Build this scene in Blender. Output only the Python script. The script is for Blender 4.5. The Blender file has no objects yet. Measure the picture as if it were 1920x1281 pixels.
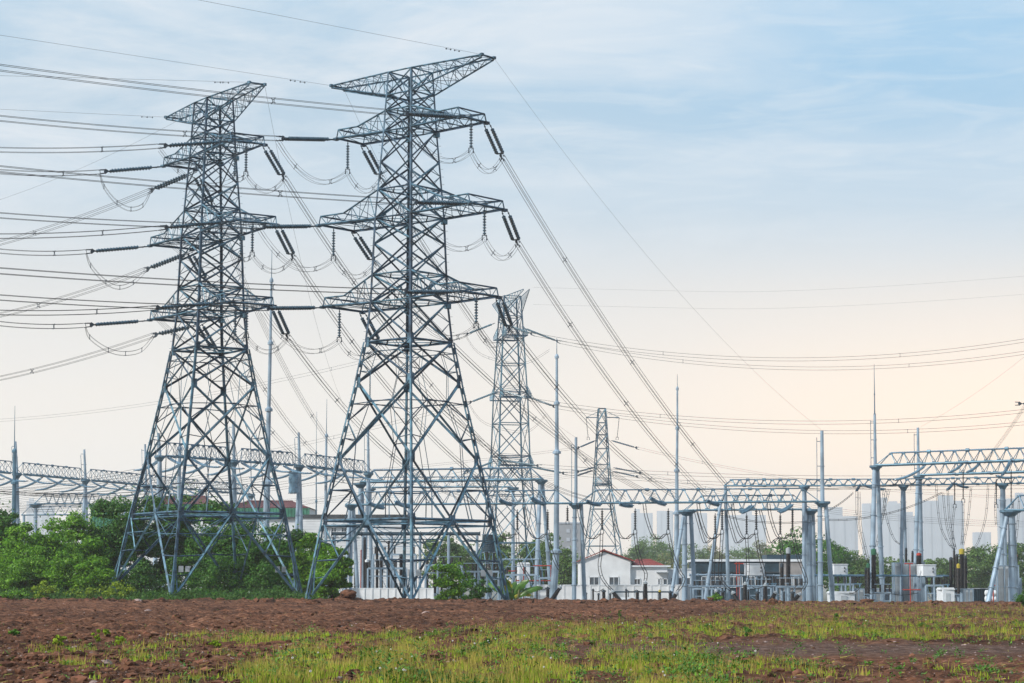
import bpy, bmesh, math, random
import numpy as np
from mathutils import Vector, Matrix
R = math.radians
rnd = random.Random(7)
SC = bpy.context.scene
COL = SC.collection
# ------------------------------------------------------------------ camera
F_PX = 4060.0
PITCH = math.atan((1100 - 640.5) / F_PX)
CAM_Z = 1.7
cd = bpy.data.cameras.new('camera'); cam = bpy.data.objects.new('camera', cd); COL.objects.link(cam)
cd.sensor_width = 36.0; cd.lens = F_PX / 1920 * 36; cd.clip_end = 20000; cd.clip_start = 0.5
cam.location = (0, 0, CAM_Z); cam.rotation_euler = (math.pi / 2 + PITCH, 0, 0)
SC.camera = cam
SC.view_settings.view_transform = 'Standard'; SC.view_settings.look = 'None'
SC.view_settings.exposure = 0.0; SC.view_settings.gamma = 1.0
SC.cycles.volume_bounces = 2
SC.cycles.max_bounces = 8
SC.cycles.use_denoising = True
SC.cycles.denoising_prefilter = 'ACCURATE'
SC.cycles.use_adaptive_sampling = False
SC.cycles.transparent_max_bounces = 16
# ------------------------------------------------------------------ sun and sky
SUN_EL, SUN_AZ = R(36), R(236)      # azimuth clockwise from +Y: from the left, a little behind the viewer
sd = bpy.data.lights.new('sun', 'SUN'); sun = bpy.data.objects.new('sun', sd); COL.objects.link(sun)
sd.energy = 4.8; sd.angle = R(5); sd.color = (1.0, 0.93, 0.84)
sv = Vector((math.sin(SUN_AZ) * math.cos(SUN_EL), math.cos(SUN_AZ) * math.cos(SUN_EL), math.sin(SUN_EL)))
sun.rotation_euler = sv.to_track_quat('Z', 'Y').to_euler(); sun.location = (0, 0, 200)
W = bpy.data.worlds.new('World'); SC.world = W; W.use_nodes = True
def world_nodes():
    nt = W.node_tree; nt.nodes.clear(); N = nt.nodes.new; L = nt.links.new
    out = N('ShaderNodeOutputWorld'); bg = N('ShaderNodeBackground'); L(bg.outputs[0], out.inputs[0])
    sky = N('ShaderNodeTexSky'); sky.sky_type = 'NISHITA'; sky.sun_disc = False
    sky.sun_elevation = SUN_EL; sky.sun_rotation = SUN_AZ; sky.dust_density = 2.0
    bg.inputs[1].default_value = 0.1
    tc = N('ShaderNodeTexCoord'); sep = N('ShaderNodeSeparateXYZ'); L(tc.outputs['Generated'], sep.inputs[0])
    # the thin cloud deck and the bright haze low down, by elevation (radiance x10 because the strength is 0.1)
    rp = N('ShaderNodeValToRGB'); L(sep.outputs[2], rp.inputs[0]); el = rp.color_ramp.elements
    stops = [(0.0, (1.22, 1.06, .90)), (.045, (1.17, 1.03, .88)), (.09, (1.03, .94, .84)), (.135, (.83, .82, .80)),
             (.175, (.61, .72, .81)), (.22, (.485, .645, .78)), (.27, (.515, .69, .84)), (.42, (.50, .64, .82)), (1.0, (.34, .47, .68))]
    el[0].position, el[0].color = stops[0][0], (*stops[0][1], 1)
    el[1].position, el[1].color = stops[-1][0], (*stops[-1][1], 1)
    for p, c in stops[1:-1]:
        e = el.new(p); e.color = (*c, 1)
    # streaky high cloud in two sizes, thinner to the right and none low down
    def streak(scale, rot, nscale, lo, hi, dist):
        mp = N('ShaderNodeMapping'); mp.inputs['Scale'].default_value = scale; mp.inputs['Rotation'].default_value = rot; L(tc.outputs['Generated'], mp.inputs[0])
        nz = N('ShaderNodeTexNoise'); nz.inputs['Scale'].default_value = nscale; nz.inputs['Detail'].default_value = 8; nz.inputs['Roughness'].default_value = .58; nz.inputs['Distortion'].default_value = dist
        L(mp.outputs[0], nz.inputs[0]); cr = N('ShaderNodeValToRGB'); cr.color_ramp.elements[0].position = lo; cr.color_ramp.elements[1].position = hi; L(nz.outputs[0], cr.inputs[0]); return cr.outputs[0]
    def mr(src, a, b_, c, d):
        q = N('ShaderNodeMapRange'); L(src, q.inputs[0]); q.interpolation_type = 'SMOOTHSTEP'; q.inputs[1].default_value = a; q.inputs[2].default_value = b_; q.inputs[3].default_value = c; q.inputs[4].default_value = d; return q.outputs[0]
    def mul(x, y, op='MULTIPLY'):
        q = N('ShaderNodeMath'); q.operation = op; L(x, q.inputs[0]); L(y, q.inputs[1]); return q.outputs[0]
    def mix(f, x, y):
        q = N('ShaderNodeMixRGB')
        if isinstance(f, float): q.inputs[0].default_value = f
        else: L(f, q.inputs[0])
        L(x, q.inputs[1])
        if isinstance(y, tuple): q.inputs[2].default_value = (*y, 1)
        else: L(y, q.inputs[2])
        return q.outputs[0]
    c1 = streak((2.6, 1.0, 11.0), (0, R(9), 0), 2.3, .42, .66, .7)
    c2 = streak((5.0, 1.0, 30.0), (0, R(14), 0), 3.1, .46, .72, .9)
    cm = mul(mul(c1, mr(sep.outputs[0], -.15, .2, 1.0, .36)), mr(sep.outputs[2], .12, .21, .12, .9))
    cm2 = mul(mul(c2, mr(sep.outputs[0], -.25, .2, .45, .5)), mr(sep.outputs[2], .13, .2, .0, .7))
    warm = mix(mul(mr(sep.outputs[0], -.08, .24, 0, .8), mr(sep.outputs[2], .03, .17, 1, 0)), rp.outputs[0], (1.62, 1.15, .73))
    blue = mix(mul(mr(sep.outputs[0], -.12, .22, 0, 1), mr(sep.outputs[2], .13, .27, 0, .9)), warm, (.31, .60, .86))
    cl0 = mix(cm, blue, (.88, .91, .94))
    class _c: pass
    cl = _c(); cl.outputs = [mix(cm2, cl0, (.90, .93, .96))]
    sc = N('ShaderNodeVectorMath'); sc.operation = 'SCALE'; L(cl.outputs[0], sc.inputs[0]); sc.inputs[3].default_value = 10.6
    mx = N('ShaderNodeMixRGB'); mx.inputs[0].default_value = .88; L(sky.outputs[0], mx.inputs[1]); L(sc.outputs[0], mx.inputs[2])
    L(mx.outputs[0], bg.inputs[0])
world_nodes()
# ------------------------------------------------------------------ helpers
CP, SP = math.cos(PITCH), math.sin(PITCH)
def at(px, py, Y):
    """world point at distance Y (along +Y) seen at a place of the 1920 px wide photograph"""
    u = (px - 960) / F_PX; v = (640.5 - py) / F_PX
    k = Y / (CP - v * SP)
    return Vector((u * k, Y, CAM_Z + k * (SP + v * CP)))
def zat(py, Y): return at(960, py, Y).z
ORI = {}
LABELS = {}
def tag(o, label=None, cat=None, group=None, kind=None):
    if label:
        n = len(label.split())
        if not 4 <= n <= 16: print('LABELLEN', n, label)
        LABELS.setdefault(label, []).append((o.name, group)); o['label'] = label
    if cat: o['category'] = cat
    if group: o['group'] = group
    if kind: o['kind'] = kind
    return o
def thing(name, label, cat, loc=(0, 0, 0), group=None):
    o = bpy.data.objects.new(name, None); COL.objects.link(o); o.location = loc; o.empty_display_size = .3
    ORI[o] = Vector(loc)
    return tag(o, label, cat, group)
class MB:
    def __init__(s): s.v = []; s.f = []
    def add(s, vs, fs):
        n = len(s.v); s.v.extend([tuple(p) for p in vs]); s.f.extend([tuple(i + n for i in q) for q in fs])
    def frame(s, d, out=None):
        d = Vector(d).normalized()
        if out is None: out = Vector((0, 0, 1)) if abs(d.z) < .9 else Vector((0, -1, 0))
        v = Vector(out); v = v - d * v.dot(d)
        if v.length < 1e-5: v = d.orthogonal()
        v.normalize(); return d, d.cross(v), v
    def tube(s, p, q, r0, r1=None, n=6, caps=True):
        s.path([p, q], [r0, r0 if r1 is None else r1], n, caps)
    def path(s, pts, r, n=5, caps=True):
        pts = [Vector(p) for p in pts]; m = len(pts)
        if not isinstance(r, (list, tuple)): r = [r] * m
        vs = []; fs = []
        for i, p in enumerate(pts):
            d = pts[min(i + 1, m - 1)] - pts[max(i - 1, 0)]
            _, a, b = s.frame(d)
            for k in range(n):
                t = 2 * math.pi * k / n
                vs.append(p + (a * math.cos(t) + b * math.sin(t)) * r[i])
        for i in range(m - 1):
            for k in range(n):
                k2 = (k + 1) % n
                fs.append((i * n + k, i * n + k2, (i + 1) * n + k2, (i + 1) * n + k))
        if caps: fs.append(tuple(range(n))[::-1]); fs.append(tuple((m - 1) * n + k for k in range(n)))
        s.add(vs, fs)
    def angle(s, p, q, w, t=None, out=None):
        """an L-section steel member, corner towards 'out'"""
        p = Vector(p); q = Vector(q); w *= .8; t = t or w * .12
        d, a, b = s.frame(q - p, out)
        c = math.sqrt(.5)
        e1 = (a - b) * c; e2 = (-a - b) * c
        pr = [(0, 0), (w, 0), (w, t), (t, t), (t, w), (0, w)]
        vs = [pt + e1 * x + e2 * y + b * (w * .35) for pt in (p, q) for x, y in pr]
        s.add(vs, [(i, (i + 1) % 6, 6 + (i + 1) % 6, 6 + i) for i in range(6)] + [(5, 4, 3, 2, 1, 0), (6, 7, 8, 9, 10, 11)])
    def bar(s, p, q, w, h=None, out=None):
        p = Vector(p); q = Vector(q); h = h or w
        d, a, b = s.frame(q - p, out); a = a * w / 2; b = b * h / 2
        vs = [p - a - b, p + a - b, p + a + b, p - a + b, q - a - b, q + a - b, q + a + b, q - a + b]
        s.add(vs, [(3, 2, 1, 0), (4, 5, 6, 7), (0, 1, 5, 4), (1, 2, 6, 5), (2, 3, 7, 6), (3, 0, 4, 7)])
    def box(s, c, sz, rot=0.0, bevel=0.0):
        cx, cy, cz = c; x, y, z = sz[0] / 2, sz[1] / 2, sz[2] / 2; cr, sr = math.cos(rot), math.sin(rot)
        if bevel <= 0:
            ring = [(-x, -y), (x, -y), (x, y), (-x, y)]
        else:
            b = bevel; ring = [(-x + b, -y), (x - b, -y), (x, -y + b), (x, y - b), (x - b, y), (-x + b, y), (-x, y - b), (-x, -y + b)]
        n = len(ring); vs = [(cx + u * cr - v * sr, cy + u * sr + v * cr, cz + h) for h in (-z, z) for u, v in ring]
        s.add(vs, [tuple(range(n))[::-1], tuple(range(n, 2 * n))] + [(i, (i + 1) % n, n + (i + 1) % n, n + i) for i in range(n)])
    def prism(s, poly, z0, z1):
        n = len(poly); vs = [(x, y, z0) for x, y in poly] + [(x, y, z1) for x, y in poly]
        s.add(vs, [tuple(range(n))[::-1], tuple(range(n, 2 * n))] + [(i, (i + 1) % n, n + (i + 1) % n, n + i) for i in range(n)])
    def lathe(s, p, q, prof, n=8):
        """prof: (distance from p along p->q, radius)"""
        p = Vector(p); d = (Vector(q) - p).normalized()
        s.path([p + d * t for t, r in prof], [r for t, r in prof], n)
    def discs(s, p, q, pitch=.17, R0=.16, r0=.06, n=8):
        p = Vector(p); q = Vector(q); Ln = (q - p).length; m = max(2, int(Ln / pitch)); pitch = Ln / m; prof = []
        for i in range(m):
            t = i * pitch; prof += [(t, r0), (t + pitch * .25, R0), (t + pitch * .55, R0 * .92), (t + pitch * .62, r0)]
        prof.append((Ln, r0)); d = (q - p) / Ln
        s.lathe(p, q, prof, n)
    def ball(s, c, r, n=8, m=5, sq=(1, 1, 1)):
        c = Vector(c); vs = [c + Vector((0, 0, -r * sq[2]))]; fs = []
        for j in range(1, m):
            t = math.pi * j / m - math.pi / 2
            for k in range(n):
                a = 2 * math.pi * k / n; vs.append(c + Vector((math.cos(t) * math.cos(a) * r * sq[0], math.cos(t) * math.sin(a) * r * sq[1], math.sin(t) * r * sq[2])))
        vs.append(c + Vector((0, 0, r * sq[2]))); top = len(vs) - 1
        for k in range(n):
            k2 = (k + 1) % n; fs.append((0, 1 + k2, 1 + k)); fs.append((top, 1 + (m - 2) * n + k, 1 + (m - 2) * n + k2))
            for j in range(m - 2): fs.append((1 + j * n + k, 1 + j * n + k2, 1 + (j + 1) * n + k2, 1 + (j + 1) * n + k))
        s.add(vs, fs)
def obj(name, mb, mat, parent=None, smooth=False):
    o0 = ORI.get(parent, Vector((0, 0, 0)))
    me = bpy.data.meshes.new(name)
    vs = mb.v if parent is None else [(a - o0.x, b - o0.y, c - o0.z) for a, b, c in mb.v]
    me.from_pydata(vs, [], mb.f); me.update()
    if smooth: me.polygons.foreach_set('use_smooth', [True] * len(me.polygons))
    me.materials.append(mat)
    o = bpy.data.objects.new(name, me); COL.objects.link(o)
    if parent is not None: o.parent = parent; ORI[o] = o0
    else: ORI[o] = Vector((0, 0, 0))
    return o
def dup(root, loc, label, rotz=0.0, scale=1.0, group=None):
    """a copy of a thing with copies of its parts and sub-parts"""
    def cp(o, par):
        c = o.copy(); COL.objects.link(c)
        if par is not None: c.parent = par
        for ch in KIDS.get(o, ()): cp(ch, c)
        return c
    r = cp(root, None); r.location = loc; r.rotation_euler = (0, 0, rotz); r.scale = (scale,) * 3 if not isinstance(scale, tuple) else scale
    r['label'] = label
    LABELS.setdefault(label, []).append((r.name, group)); 
    n = len(label.split())
    if not 4 <= n <= 16: print('LABELLEN', n, label)
    if group: r['group'] = group
    return r
KIDS = {}
def reg(root):
    """remember a prototype's tree so that it can be copied"""
    for o in list(bpy.data.objects):
        if o.parent is not None: KIDS.setdefault(o.parent, [])
    for o in list(bpy.data.objects):
        if o.parent is not None and o not in KIDS[o.parent]: KIDS[o.parent].append(o)
    return root
def spline(pts, per=6):
    pts = [Vector(p) for p in pts]; out = []
    for i in range(len(pts) - 1):
        p0 = pts[max(i - 1, 0)]; p1 = pts[i]; p2 = pts[i + 1]; p3 = pts[min(i + 2, len(pts) - 1)]
        for k in range(per):
            t = k / per
            out.append(.5 * ((2 * p1) + (p2 - p0) * t + (2 * p0 - 5 * p1 + 4 * p2 - p3) * t * t + (3 * p1 - p0 - 3 * p2 + p3) * t ** 3))
    out.append(pts[-1]); return out
def sagline(p, q, sag, n=20, t0=0.0, t1=1.0):
    p = Vector(p); q = Vector(q)
    return [p.lerp(q, t) - Vector((0, 0, 4 * sag * t * (1 - t))) for t in [t0 + (t1 - t0) * i / n for i in range(n + 1)]]
# ------------------------------------------------------------------ materials
def mat(name, col, rough=.6, metal=0.0, var=.15, scale=3.0, spec=.4, col2=None, bump=0.0, bscale=20.0, island=0.0, trans=0.0, objvar=0.0):
    m = bpy.data.materials.new(name); m.use_nodes = True; nt = m.node_tree; N = nt.nodes.new; L = nt.links.new
    b = nt.nodes['Principled BSDF']; b.inputs['Roughness'].default_value = rough; b.inputs['Metallic'].default_value = metal
    b.inputs['Specular IOR Level'].default_value = spec
    tc = N('ShaderNodeTexCoord'); nz = N('ShaderNodeTexNoise'); nz.inputs['Scale'].default_value = scale; nz.inputs['Detail'].default_value = 5
    L(tc.outputs['Object'], nz.inputs[0])
    c2 = col2 or tuple(max(0, c * (1 - 2.2 * var)) for c in col)
    cr = N('ShaderNodeValToRGB'); cr.color_ramp.elements[0].position = .32; cr.color_ramp.elements[1].position = .68
    cr.color_ramp.elements[0].color = (*c2, 1); cr.color_ramp.elements[1].color = (*[min(1, c * (1 + var * .6)) for c in col], 1)
    L(nz.outputs[0], cr.inputs[0]); src = cr.outputs[0]
    if island or objvar:
        hs = N('ShaderNodeHueSaturation')
        if island:
            g = N('ShaderNodeNewGeometry'); rv = g.outputs['Random Per Island']; amt = island
        else:
            g = N('ShaderNodeObjectInfo'); rv = g.outputs['Random']; amt = objvar
        mr = N('ShaderNodeMapRange'); L(rv, mr.inputs[0]); mr.inputs[3].default_value = 1 - amt; mr.inputs[4].default_value = 1 + amt
        mh = N('ShaderNodeMapRange'); L(rv, mh.inputs[0]); mh.inputs[3].default_value = .5 + .035 * amt; mh.inputs[4].default_value = .5 - .035 * amt
        L(mr.outputs[0], hs.inputs['Value']); L(mh.outputs[0], hs.inputs['Hue']); L(src, hs.inputs['Color']); src = hs.outputs[0]
    L(src, b.inputs['Base Color'])
    rr = N('ShaderNodeMapRange'); L(nz.outputs[0], rr.inputs[0]); rr.inputs[3].default_value = max(.05, rough - .12); rr.inputs[4].default_value = min(1, rough + .12)
    L(rr.outputs[0], b.inputs['Roughness'])
    if bump:
        n2 = N('ShaderNodeTexNoise'); n2.inputs['Scale'].default_value = bscale; n2.inputs['Detail'].default_value = 4; L(tc.outputs['Object'], n2.inputs[0])
        bp = N('ShaderNodeBump'); bp.inputs['Strength'].default_value = bump; bp.inputs['Distance'].default_value = .05; L(n2.outputs[0], bp.inputs['Height']); L(bp.outputs[0], b.inputs['Normal'])
    if trans:
        tr = N('ShaderNodeBsdfTranslucent'); L(src, tr.inputs[0]); ms = N('ShaderNodeMixShader'); ms.inputs[0].default_value = trans
        L(b.outputs[0], ms.inputs[1]); L(tr.outputs[0], ms.inputs[2]); L(ms.outputs[0], nt.nodes['Material Output'].inputs[0])
    return m
M = {}
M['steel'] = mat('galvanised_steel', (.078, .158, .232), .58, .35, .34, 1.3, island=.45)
M['steel_dark'] = mat('weathered_galvanised_steel', (.06,.13,.195), .55, .15, .25, .7)
M['pale_steel'] = mat('pale_painted_steel', (.11, .205, .29), .48, .4, .2, .8, island=.25)
M['pole'] = mat('zinc_coated_pole', (.27, .37, .47), .42, .15, .16, .5)
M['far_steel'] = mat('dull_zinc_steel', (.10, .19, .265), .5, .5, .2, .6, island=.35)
M['wire'] = mat('aluminium_wire', (.022, .020, .020), .55, .3, .2, 2)
M['insulator'] = mat('blue_grey_porcelain', (.040, .095, .145), .3, 0, .25, 3, .6)
M['fitting'] = mat('dark_iron_fitting', (.05, .075, .10), .5, .4, .2, 3)
M['glassy'] = mat('teal_glass_disc', (.10, .20, .26), .25, 0, .2, 3, .6)
M['bushing'] = mat('dark_brown_porcelain', (.010, .010, .012), .45, 0, .3, 4, .3)
M['rubber'] = mat('black_rubber', (.02, .02, .022), .6, 0, .3, 4)
M['white'] = mat('white_enamel', (.66, .71, .76), .4, 0, .07, 1.2)
M['grey_panel'] = mat('grey_enamel', (.36, .41, .45), .5, 0, .12, .8)
M['slate'] = mat('slate_blue_panel', (.022, .055, .08), .55, 0, .2, .5)
M['red'] = mat('red_enamel', (.36, .045, .03), .5, 0, .2, 2)
M['green_cap'] = mat('green_enamel', (.025, .14, .075), .45, 0, .15, 3)
M['yellow_cap'] = mat('yellow_enamel', (.42, .34, .035), .45, 0, .15, 3)
M['blue'] = mat('blue_enamel', (.03, .07, .28), .45, 0, .15, 3)
# ------------------------------------------------------------------ the two big pylons
LV = dict(sub=4.75, k=8.73, n1=15.33, n2=23.8, waist=28.26, a=30.62, lo0=32.63, lo1=35.71, b=39.15, mi0=42.01, mi1=45.23, c=48.29, up0=51.77, up1=54.12, g0=55.87, g1=58.47)
HW = [(0, 7.68), (8.73, 6.48), (15.33, 5.39), (23.8, 4.0), (28.26, 3.36), (32.63, 3.0), (42.01, 2.7), (51.77, 2.08), (58.47, 1.75)]
ARM_L = {'lower': 7.2, 'middle': 8.6, 'upper': 7.2}
def hw(z):
    for (z0, h0), (z1, h1) in zip(HW, HW[1:]):
        if z <= z1: return h0 + (h1 - h0) * (z - z0) / (z1 - z0)
    return HW[-1][1]
def build_pylon(cx, cy, z0, alpha, ext, drop, label, matn, seed, splay=0.0):
    """square lattice tower; ext lengthens the legs, drop moves single feet (left, front, right, back) up or down"""
    r_ = random.Random(seed)
    al = R(alpha); a = Vector((math.cos(al), -math.sin(al), 0)); l = Vector((math.sin(al), math.cos(al), 0)); c0 = Vector((cx, cy, z0))
    zs = lambda z: z + ext * min(1, z / 8.73) if z <= 8.73 else z + ext
    P = lambda x, y, z: c0 + a * x + l * y + Vector((0, 0, z))
    SG = [(-1, -1), (1, -1), (1, 1), (-1, 1)]          # left, front, right, back
    hz = lambda z: hw(z if z <= 0 else z)
    def C(k, z):
        h = hw(max(z, 0)) + splay * max(0, 1 - max(z, 0) / LV['n1']) ** 1.3
        if z <= 0: return P(SG[k][0] * h, SG[k][1] * h, drop[k])
        return P(SG[k][0] * h, SG[k][1] * h, zs(z))
    root = thing('transmission_pylon', label, 'pylon', c0)
    m = M[matn]
    OUT = [(a * sx + l * sy).normalized() for sx, sy in SG]
    # legs
    zl = [0, LV['sub'], LV['k'], LV['n1'], LV['n2'], LV['waist']]
    zu = [LV['waist'], LV['lo0'], LV['mi0'], LV['up0'], LV['g1']]
    for k in range(4):
        mb = MB(); o = OUT[k]
        for z_a, z_b in zip(zl, zl[1:]):
            p, q = C(k, z_a), C(k, z_b); w = .30 if z_a < LV['n1'] else .26
            mb.angle(p + o * .22, q + o * .19, w, .035, o); mb.angle(p - o * .16, q - o * .13, w, .035, -o)
            n = max(2, int((q - p).length / 1.25))
            for i in range(n):
                t = (i + .12) / n; t2 = (i + .62) / n
                mb.bar(p.lerp(q, t), p.lerp(q, t2), .12, .34, o)
        for z_a, z_b in zip(zu, zu[1:]):
            mb.angle(C(k, z_a), C(k, z_b), .34 if z_a < LV['mi0'] else .27, .04, o)
        # step bolts on one edge
        for i in range(60):
            t = i / 60; z = .8 + t * 52; q = C(k, z); mb.bar(q + o * .1, q + o * .36, .03, .03)
        mb.box(C(k, 0) + Vector((0, 0, -.15)), (.9, .9, .7), al)
        for z in (LV['k'], LV['n1'], LV['n2'], LV['waist']):
            q = C(k, z)
            for f in (a if SG[k][0] < 0 else -a, l if SG[k][1] < 0 else -l):
                mb.bar(q - Vector((0, 0, .55)) + f * .28, q + Vector((0, 0, .55)) + f * .28, .05, .45 if z > 20 else .55, f)
        obj('leg', mb, m, root)
    # face bracing
    for fi in range(4):
        i, j = fi, (fi + 1) % 4
        mb = MB(); out = (OUT[i] + OUT[j]).normalized()
        A = lambda z: C(i, z)
        B = lambda z: C(j, z)
        mid = lambda z: (C(i, z) + C(j, z)) / 2
        m0 = mid(LV['k'])
        # bottom: horizontal, knee diagonals to both feet, redundants
        mb.angle(A(LV['k']), B(LV['k']), .26, None, out)
        mb.angle(A(LV['k']) - Vector((0, 0, .55)), B(LV['k']) - Vector((0, 0, .55)), .16, None, out)
        for X in (A, B):
            ft = X(0); dgn = lambda t, X=X: m0.lerp(X(0) + (m0 - X(0)).normalized() * .4, t)
            leg = lambda t, X=X: X(LV['k']).lerp(X(0), t)
            mb.angle(m0, dgn(1), .30, .04, out)
            mb.angle(leg(.5), dgn(.5), .14, None, out)
            mb.angle(leg(0.03), dgn(.48), .17, None, out); mb.angle(leg(.5), dgn(.93), .17, None, out)
            mb.angle(leg(.72), dgn(.72), .09, None, out); mb.angle(leg(.25), dgn(.25), .1, None, out)
            mb.angle(leg(.93), dgn(.93), .09, None, out)
            mb.angle(leg(.25), (leg(.25) + dgn(.36)) / 2, .08, None, out)
            # above: from the middle of the horizontal up to the leg
            up = X(LV['n1'])
            mb.angle(m0, up, .27, .035, out)
            hz_ = X(LV['k']).lerp(up, .5); dz = m0.lerp(up, .5)
            mb.angle(hz_, dz, .13, None, out); mb.angle(X(LV['k']).lerp(up, .02), dz, .13, None, out)
            mb.angle(dz, X(LV['k']).lerp(m0, .5), .14, None, out)
            mb.angle(hz_, m0.lerp(up, .75), .09, None, out)
        def xpanel(z_a, z_b, w, red, rw=.1):
            p0, q0, p1, q1 = A(z_a), B(z_a), A(z_b), B(z_b)
            mb.angle(p0, q1, w, None, out); mb.angle(q0 - out * .12, p1 - out * .12, w, None, out)
            if red:
                d1 = lambda t: p0.lerp(q1, t)
                d2 = lambda t: q0.lerp(p1, t)
                mb.angle(p0.lerp(p1, .5), d1(.25), rw, None, out); mb.angle(p0.lerp(p1, .5), d2(.75), rw, None, out)
                mb.angle(q0.lerp(q1, .5), d1(.75), rw, None, out); mb.angle(q0.lerp(q1, .5), d2(.25), rw, None, out)
                if red > 1:
                    for t, s in ((.25, .28), (.75, .72)):
                        mb.angle(d1(t), p0.lerp(p1, s), rw * .8, None, out); mb.angle(d2(t), q0.lerp(q1, s), rw * .8, None, out)
                    if z_a == LV['n1']: ta_, tb_ = m0.lerp(p0, .5), m0.lerp(q0, .5)
                    else: ta_, tb_ = B(LV['n1']).lerp(p0, .75), A(LV['n1']).lerp(q0, .75)
                    mb.angle(d1(.25), ta_, rw * .8, None, out); mb.angle(d2(.25), tb_, rw * .8, None, out)
                    mb.angle(d1(.75), d2(.25), rw * .7, None, out); mb.angle(d2(.75), d1(.25), rw * .7, None, out)
        xpanel(LV['n1'], LV['n2'], .28, 2, .12)
        xpanel(LV['n2'], LV['waist'], .24, 2, .1)
        mb.angle(A(LV['waist']), B(LV['waist']), .22, None, out)
        for z_a, z_b in ((LV['waist'], LV['lo0']), (LV['lo0'], LV['lo1']), (LV['lo1'], LV['b']), (LV['b'], LV['mi0']), (LV['mi0'], LV['mi1']), (LV['mi1'], LV['c']), (LV['c'], LV['up0']), (LV['up0'], LV['up1']), (LV['up1'], LV['g0'] + .3), (LV['g0'], LV['g1'])):
            xpanel(z_a, z_b, .21 if z_b < 50 else .17, 1, .08)
        for z in (LV['lo0'], LV['lo1'], LV['mi0'], LV['mi1'], LV['up0'], LV['up1'], LV['g0'], LV['g1']):
            mb.angle(A(z), B(z), .16, None, out)
        obj('bracing', mb, m, root)
        g = MB(); g.box(m0, (.8, .07, 1.0), math.atan2(out.y, out.x) + math.pi / 2)
        obj('gusset_plate', g, m, root)
    # diaphragms
    for z, w in ((LV['k'], .15), (LV['waist'], .16), (LV['lo0'], .13), (LV['lo1'], .12), (LV['mi0'], .13), (LV['mi1'], .12), (LV['up0'], .13), (LV['up1'], .12)):
        mb = MB(); ms = [(C(k, z) + C((k + 1) % 4, z)) / 2 for k in range(4)]
        for k in range(4): mb.angle(ms[k], ms[(k + 1) % 4], w)
        mb.angle(C(0, z), C(2, z), w * .9); mb.angle(C(1, z) + Vector((0, 0, .1)), C(3, z) + Vector((0, 0, .1)), w * .9)
        obj('diaphragm', mb, m, root)
    for k in range(4):
        mb = MB(); mm = (C(k, LV['k']) + C((k + 1) % 4, LV['k'])) / 2
        for kk in (k, (k + 1) % 4):
            e = C(kk, LV['sub']).lerp(mm, .42); mb.angle(mm, e, .1); o2 = P(0, 0, zs(LV['k'])).lerp(e, .55); mb.angle(mm, o2.lerp(e, .4), .08); mb.angle(e, o2.lerp(e, .4), .07)
        obj('hip_bracing', mb, m, root)
    # crossarms
    tips = {}
    def zig(mb, p0, p1, q0, q1, n, w, out, verts=True):
        for i in range(n):
            t0, t1 = i / n, (i + 1) / n
            if i % 2 == 0: mb.angle(p0.lerp(p1, t0), q0.lerp(q1, t1), w, None, out)
            else: mb.angle(q0.lerp(q1, t0), p0.lerp(p1, t1), w, None, out)
            if verts and i: mb.angle(p0.lerp(p1, t0), q0.lerp(q1, t0), w * .8, None, out)
    for nm, za, zb in (('lower', 'lo0', 'lo1'), ('middle', 'mi0', 'mi1'), ('upper', 'up0', 'up1')):
        for sd_ in (-1, 1):
            mb = MB(); z_a, z_b = LV[za], LV[zb]; h0, h1 = hw(z_a), hw(z_b); Ln = ARM_L[nm]; wt = h0 * 1.06
            e = a * sd_; T = {}
            for s in (-1, 1):
                r0 = P(sd_ * h0, s * h0, zs(z_a)); r1 = P(sd_ * h1, s * h1, zs(z_b))
                tp = P(sd_ * (h0 + Ln), s * wt, zs(z_a) + .15); tu = tp + Vector((0, 0, .95)) - e * .25
                kk = r0.lerp(tp, .56) + Vector((0, 0, 1.0))
                mb.angle(r0, tp, .26, .035, l * s); mb.angle(r1, kk, .2, None, l * s); mb.angle(kk, tu, .16, None, l * s); mb.angle(tp, tu, .16, None, l * s)
                km = r0.lerp(tp, .56)
                zig(mb, r0, km, r1, kk, 4, .11, l * s); zig(mb, km, tp, kk, tu, 3, .1, l * s)
                T[s] = (r0, r1, km, kk, tp, tu)
            nn = 5
            zig(mb, T[-1][0], T[-1][4], T[1][0], T[1][4], nn, .10, Vector((0, 0, -1)), False)
            zig(mb, T[-1][1], T[-1][3], T[1][1], T[1][3], 3, .08, Vector((0, 0, 1)), False); zig(mb, T[-1][3], T[-1][5], T[1][3], T[1][5], 2, .08, Vector((0, 0, 1)), False)
            mb.angle(T[-1][4], T[1][4], .24, None, e); mb.angle(T[-1][5], T[1][5], .16, None, e); mb.angle(T[-1][4], T[1][5], .1, None, e)
            mb.angle(T[-1][2], T[1][2], .15); mb.angle(T[-1][3], T[1][3], .15); mb.angle(T[-1][2], T[1][3], .1); mb.angle(T[-1][0], T[1][1], .1)
            for s in (-1, 1):
                mb.box(T[s][4] - Vector((0, 0, .1)), (.5, .5, .3), al)
            mb.box(T[1][0] - Vector((0, 0, .35)), (.5, .6, .5), al)
            obj('crossarm', mb, m, root)
            tips[(nm, sd_)] = (T[-1][4], T[1][4])
    for sd_ in (-1, 1):
        mb = MB(); e = a * sd_; T = {}
        for s in (-1, 1):
            r0 = P(sd_ * hw(LV['g0']), s * hw(LV['g0']), zs(LV['g0'])); r1 = P(sd_ * hw(LV['g1']), s * hw(LV['g1']), zs(LV['g1']))
            tp = P(sd_ * (1.75 + 9.6), s * 1.0, zs(LV['g1']) + .05); tl = tp - Vector((0, 0, .25))
            mb.angle(r0, tl, .18, None, l * s); mb.angle(r1, tp, .18, None, l * s)
            zig(mb, r0, tl, r1, tp, 8, .09, l * s); T[s] = (r0, r1, tl, tp)
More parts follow.
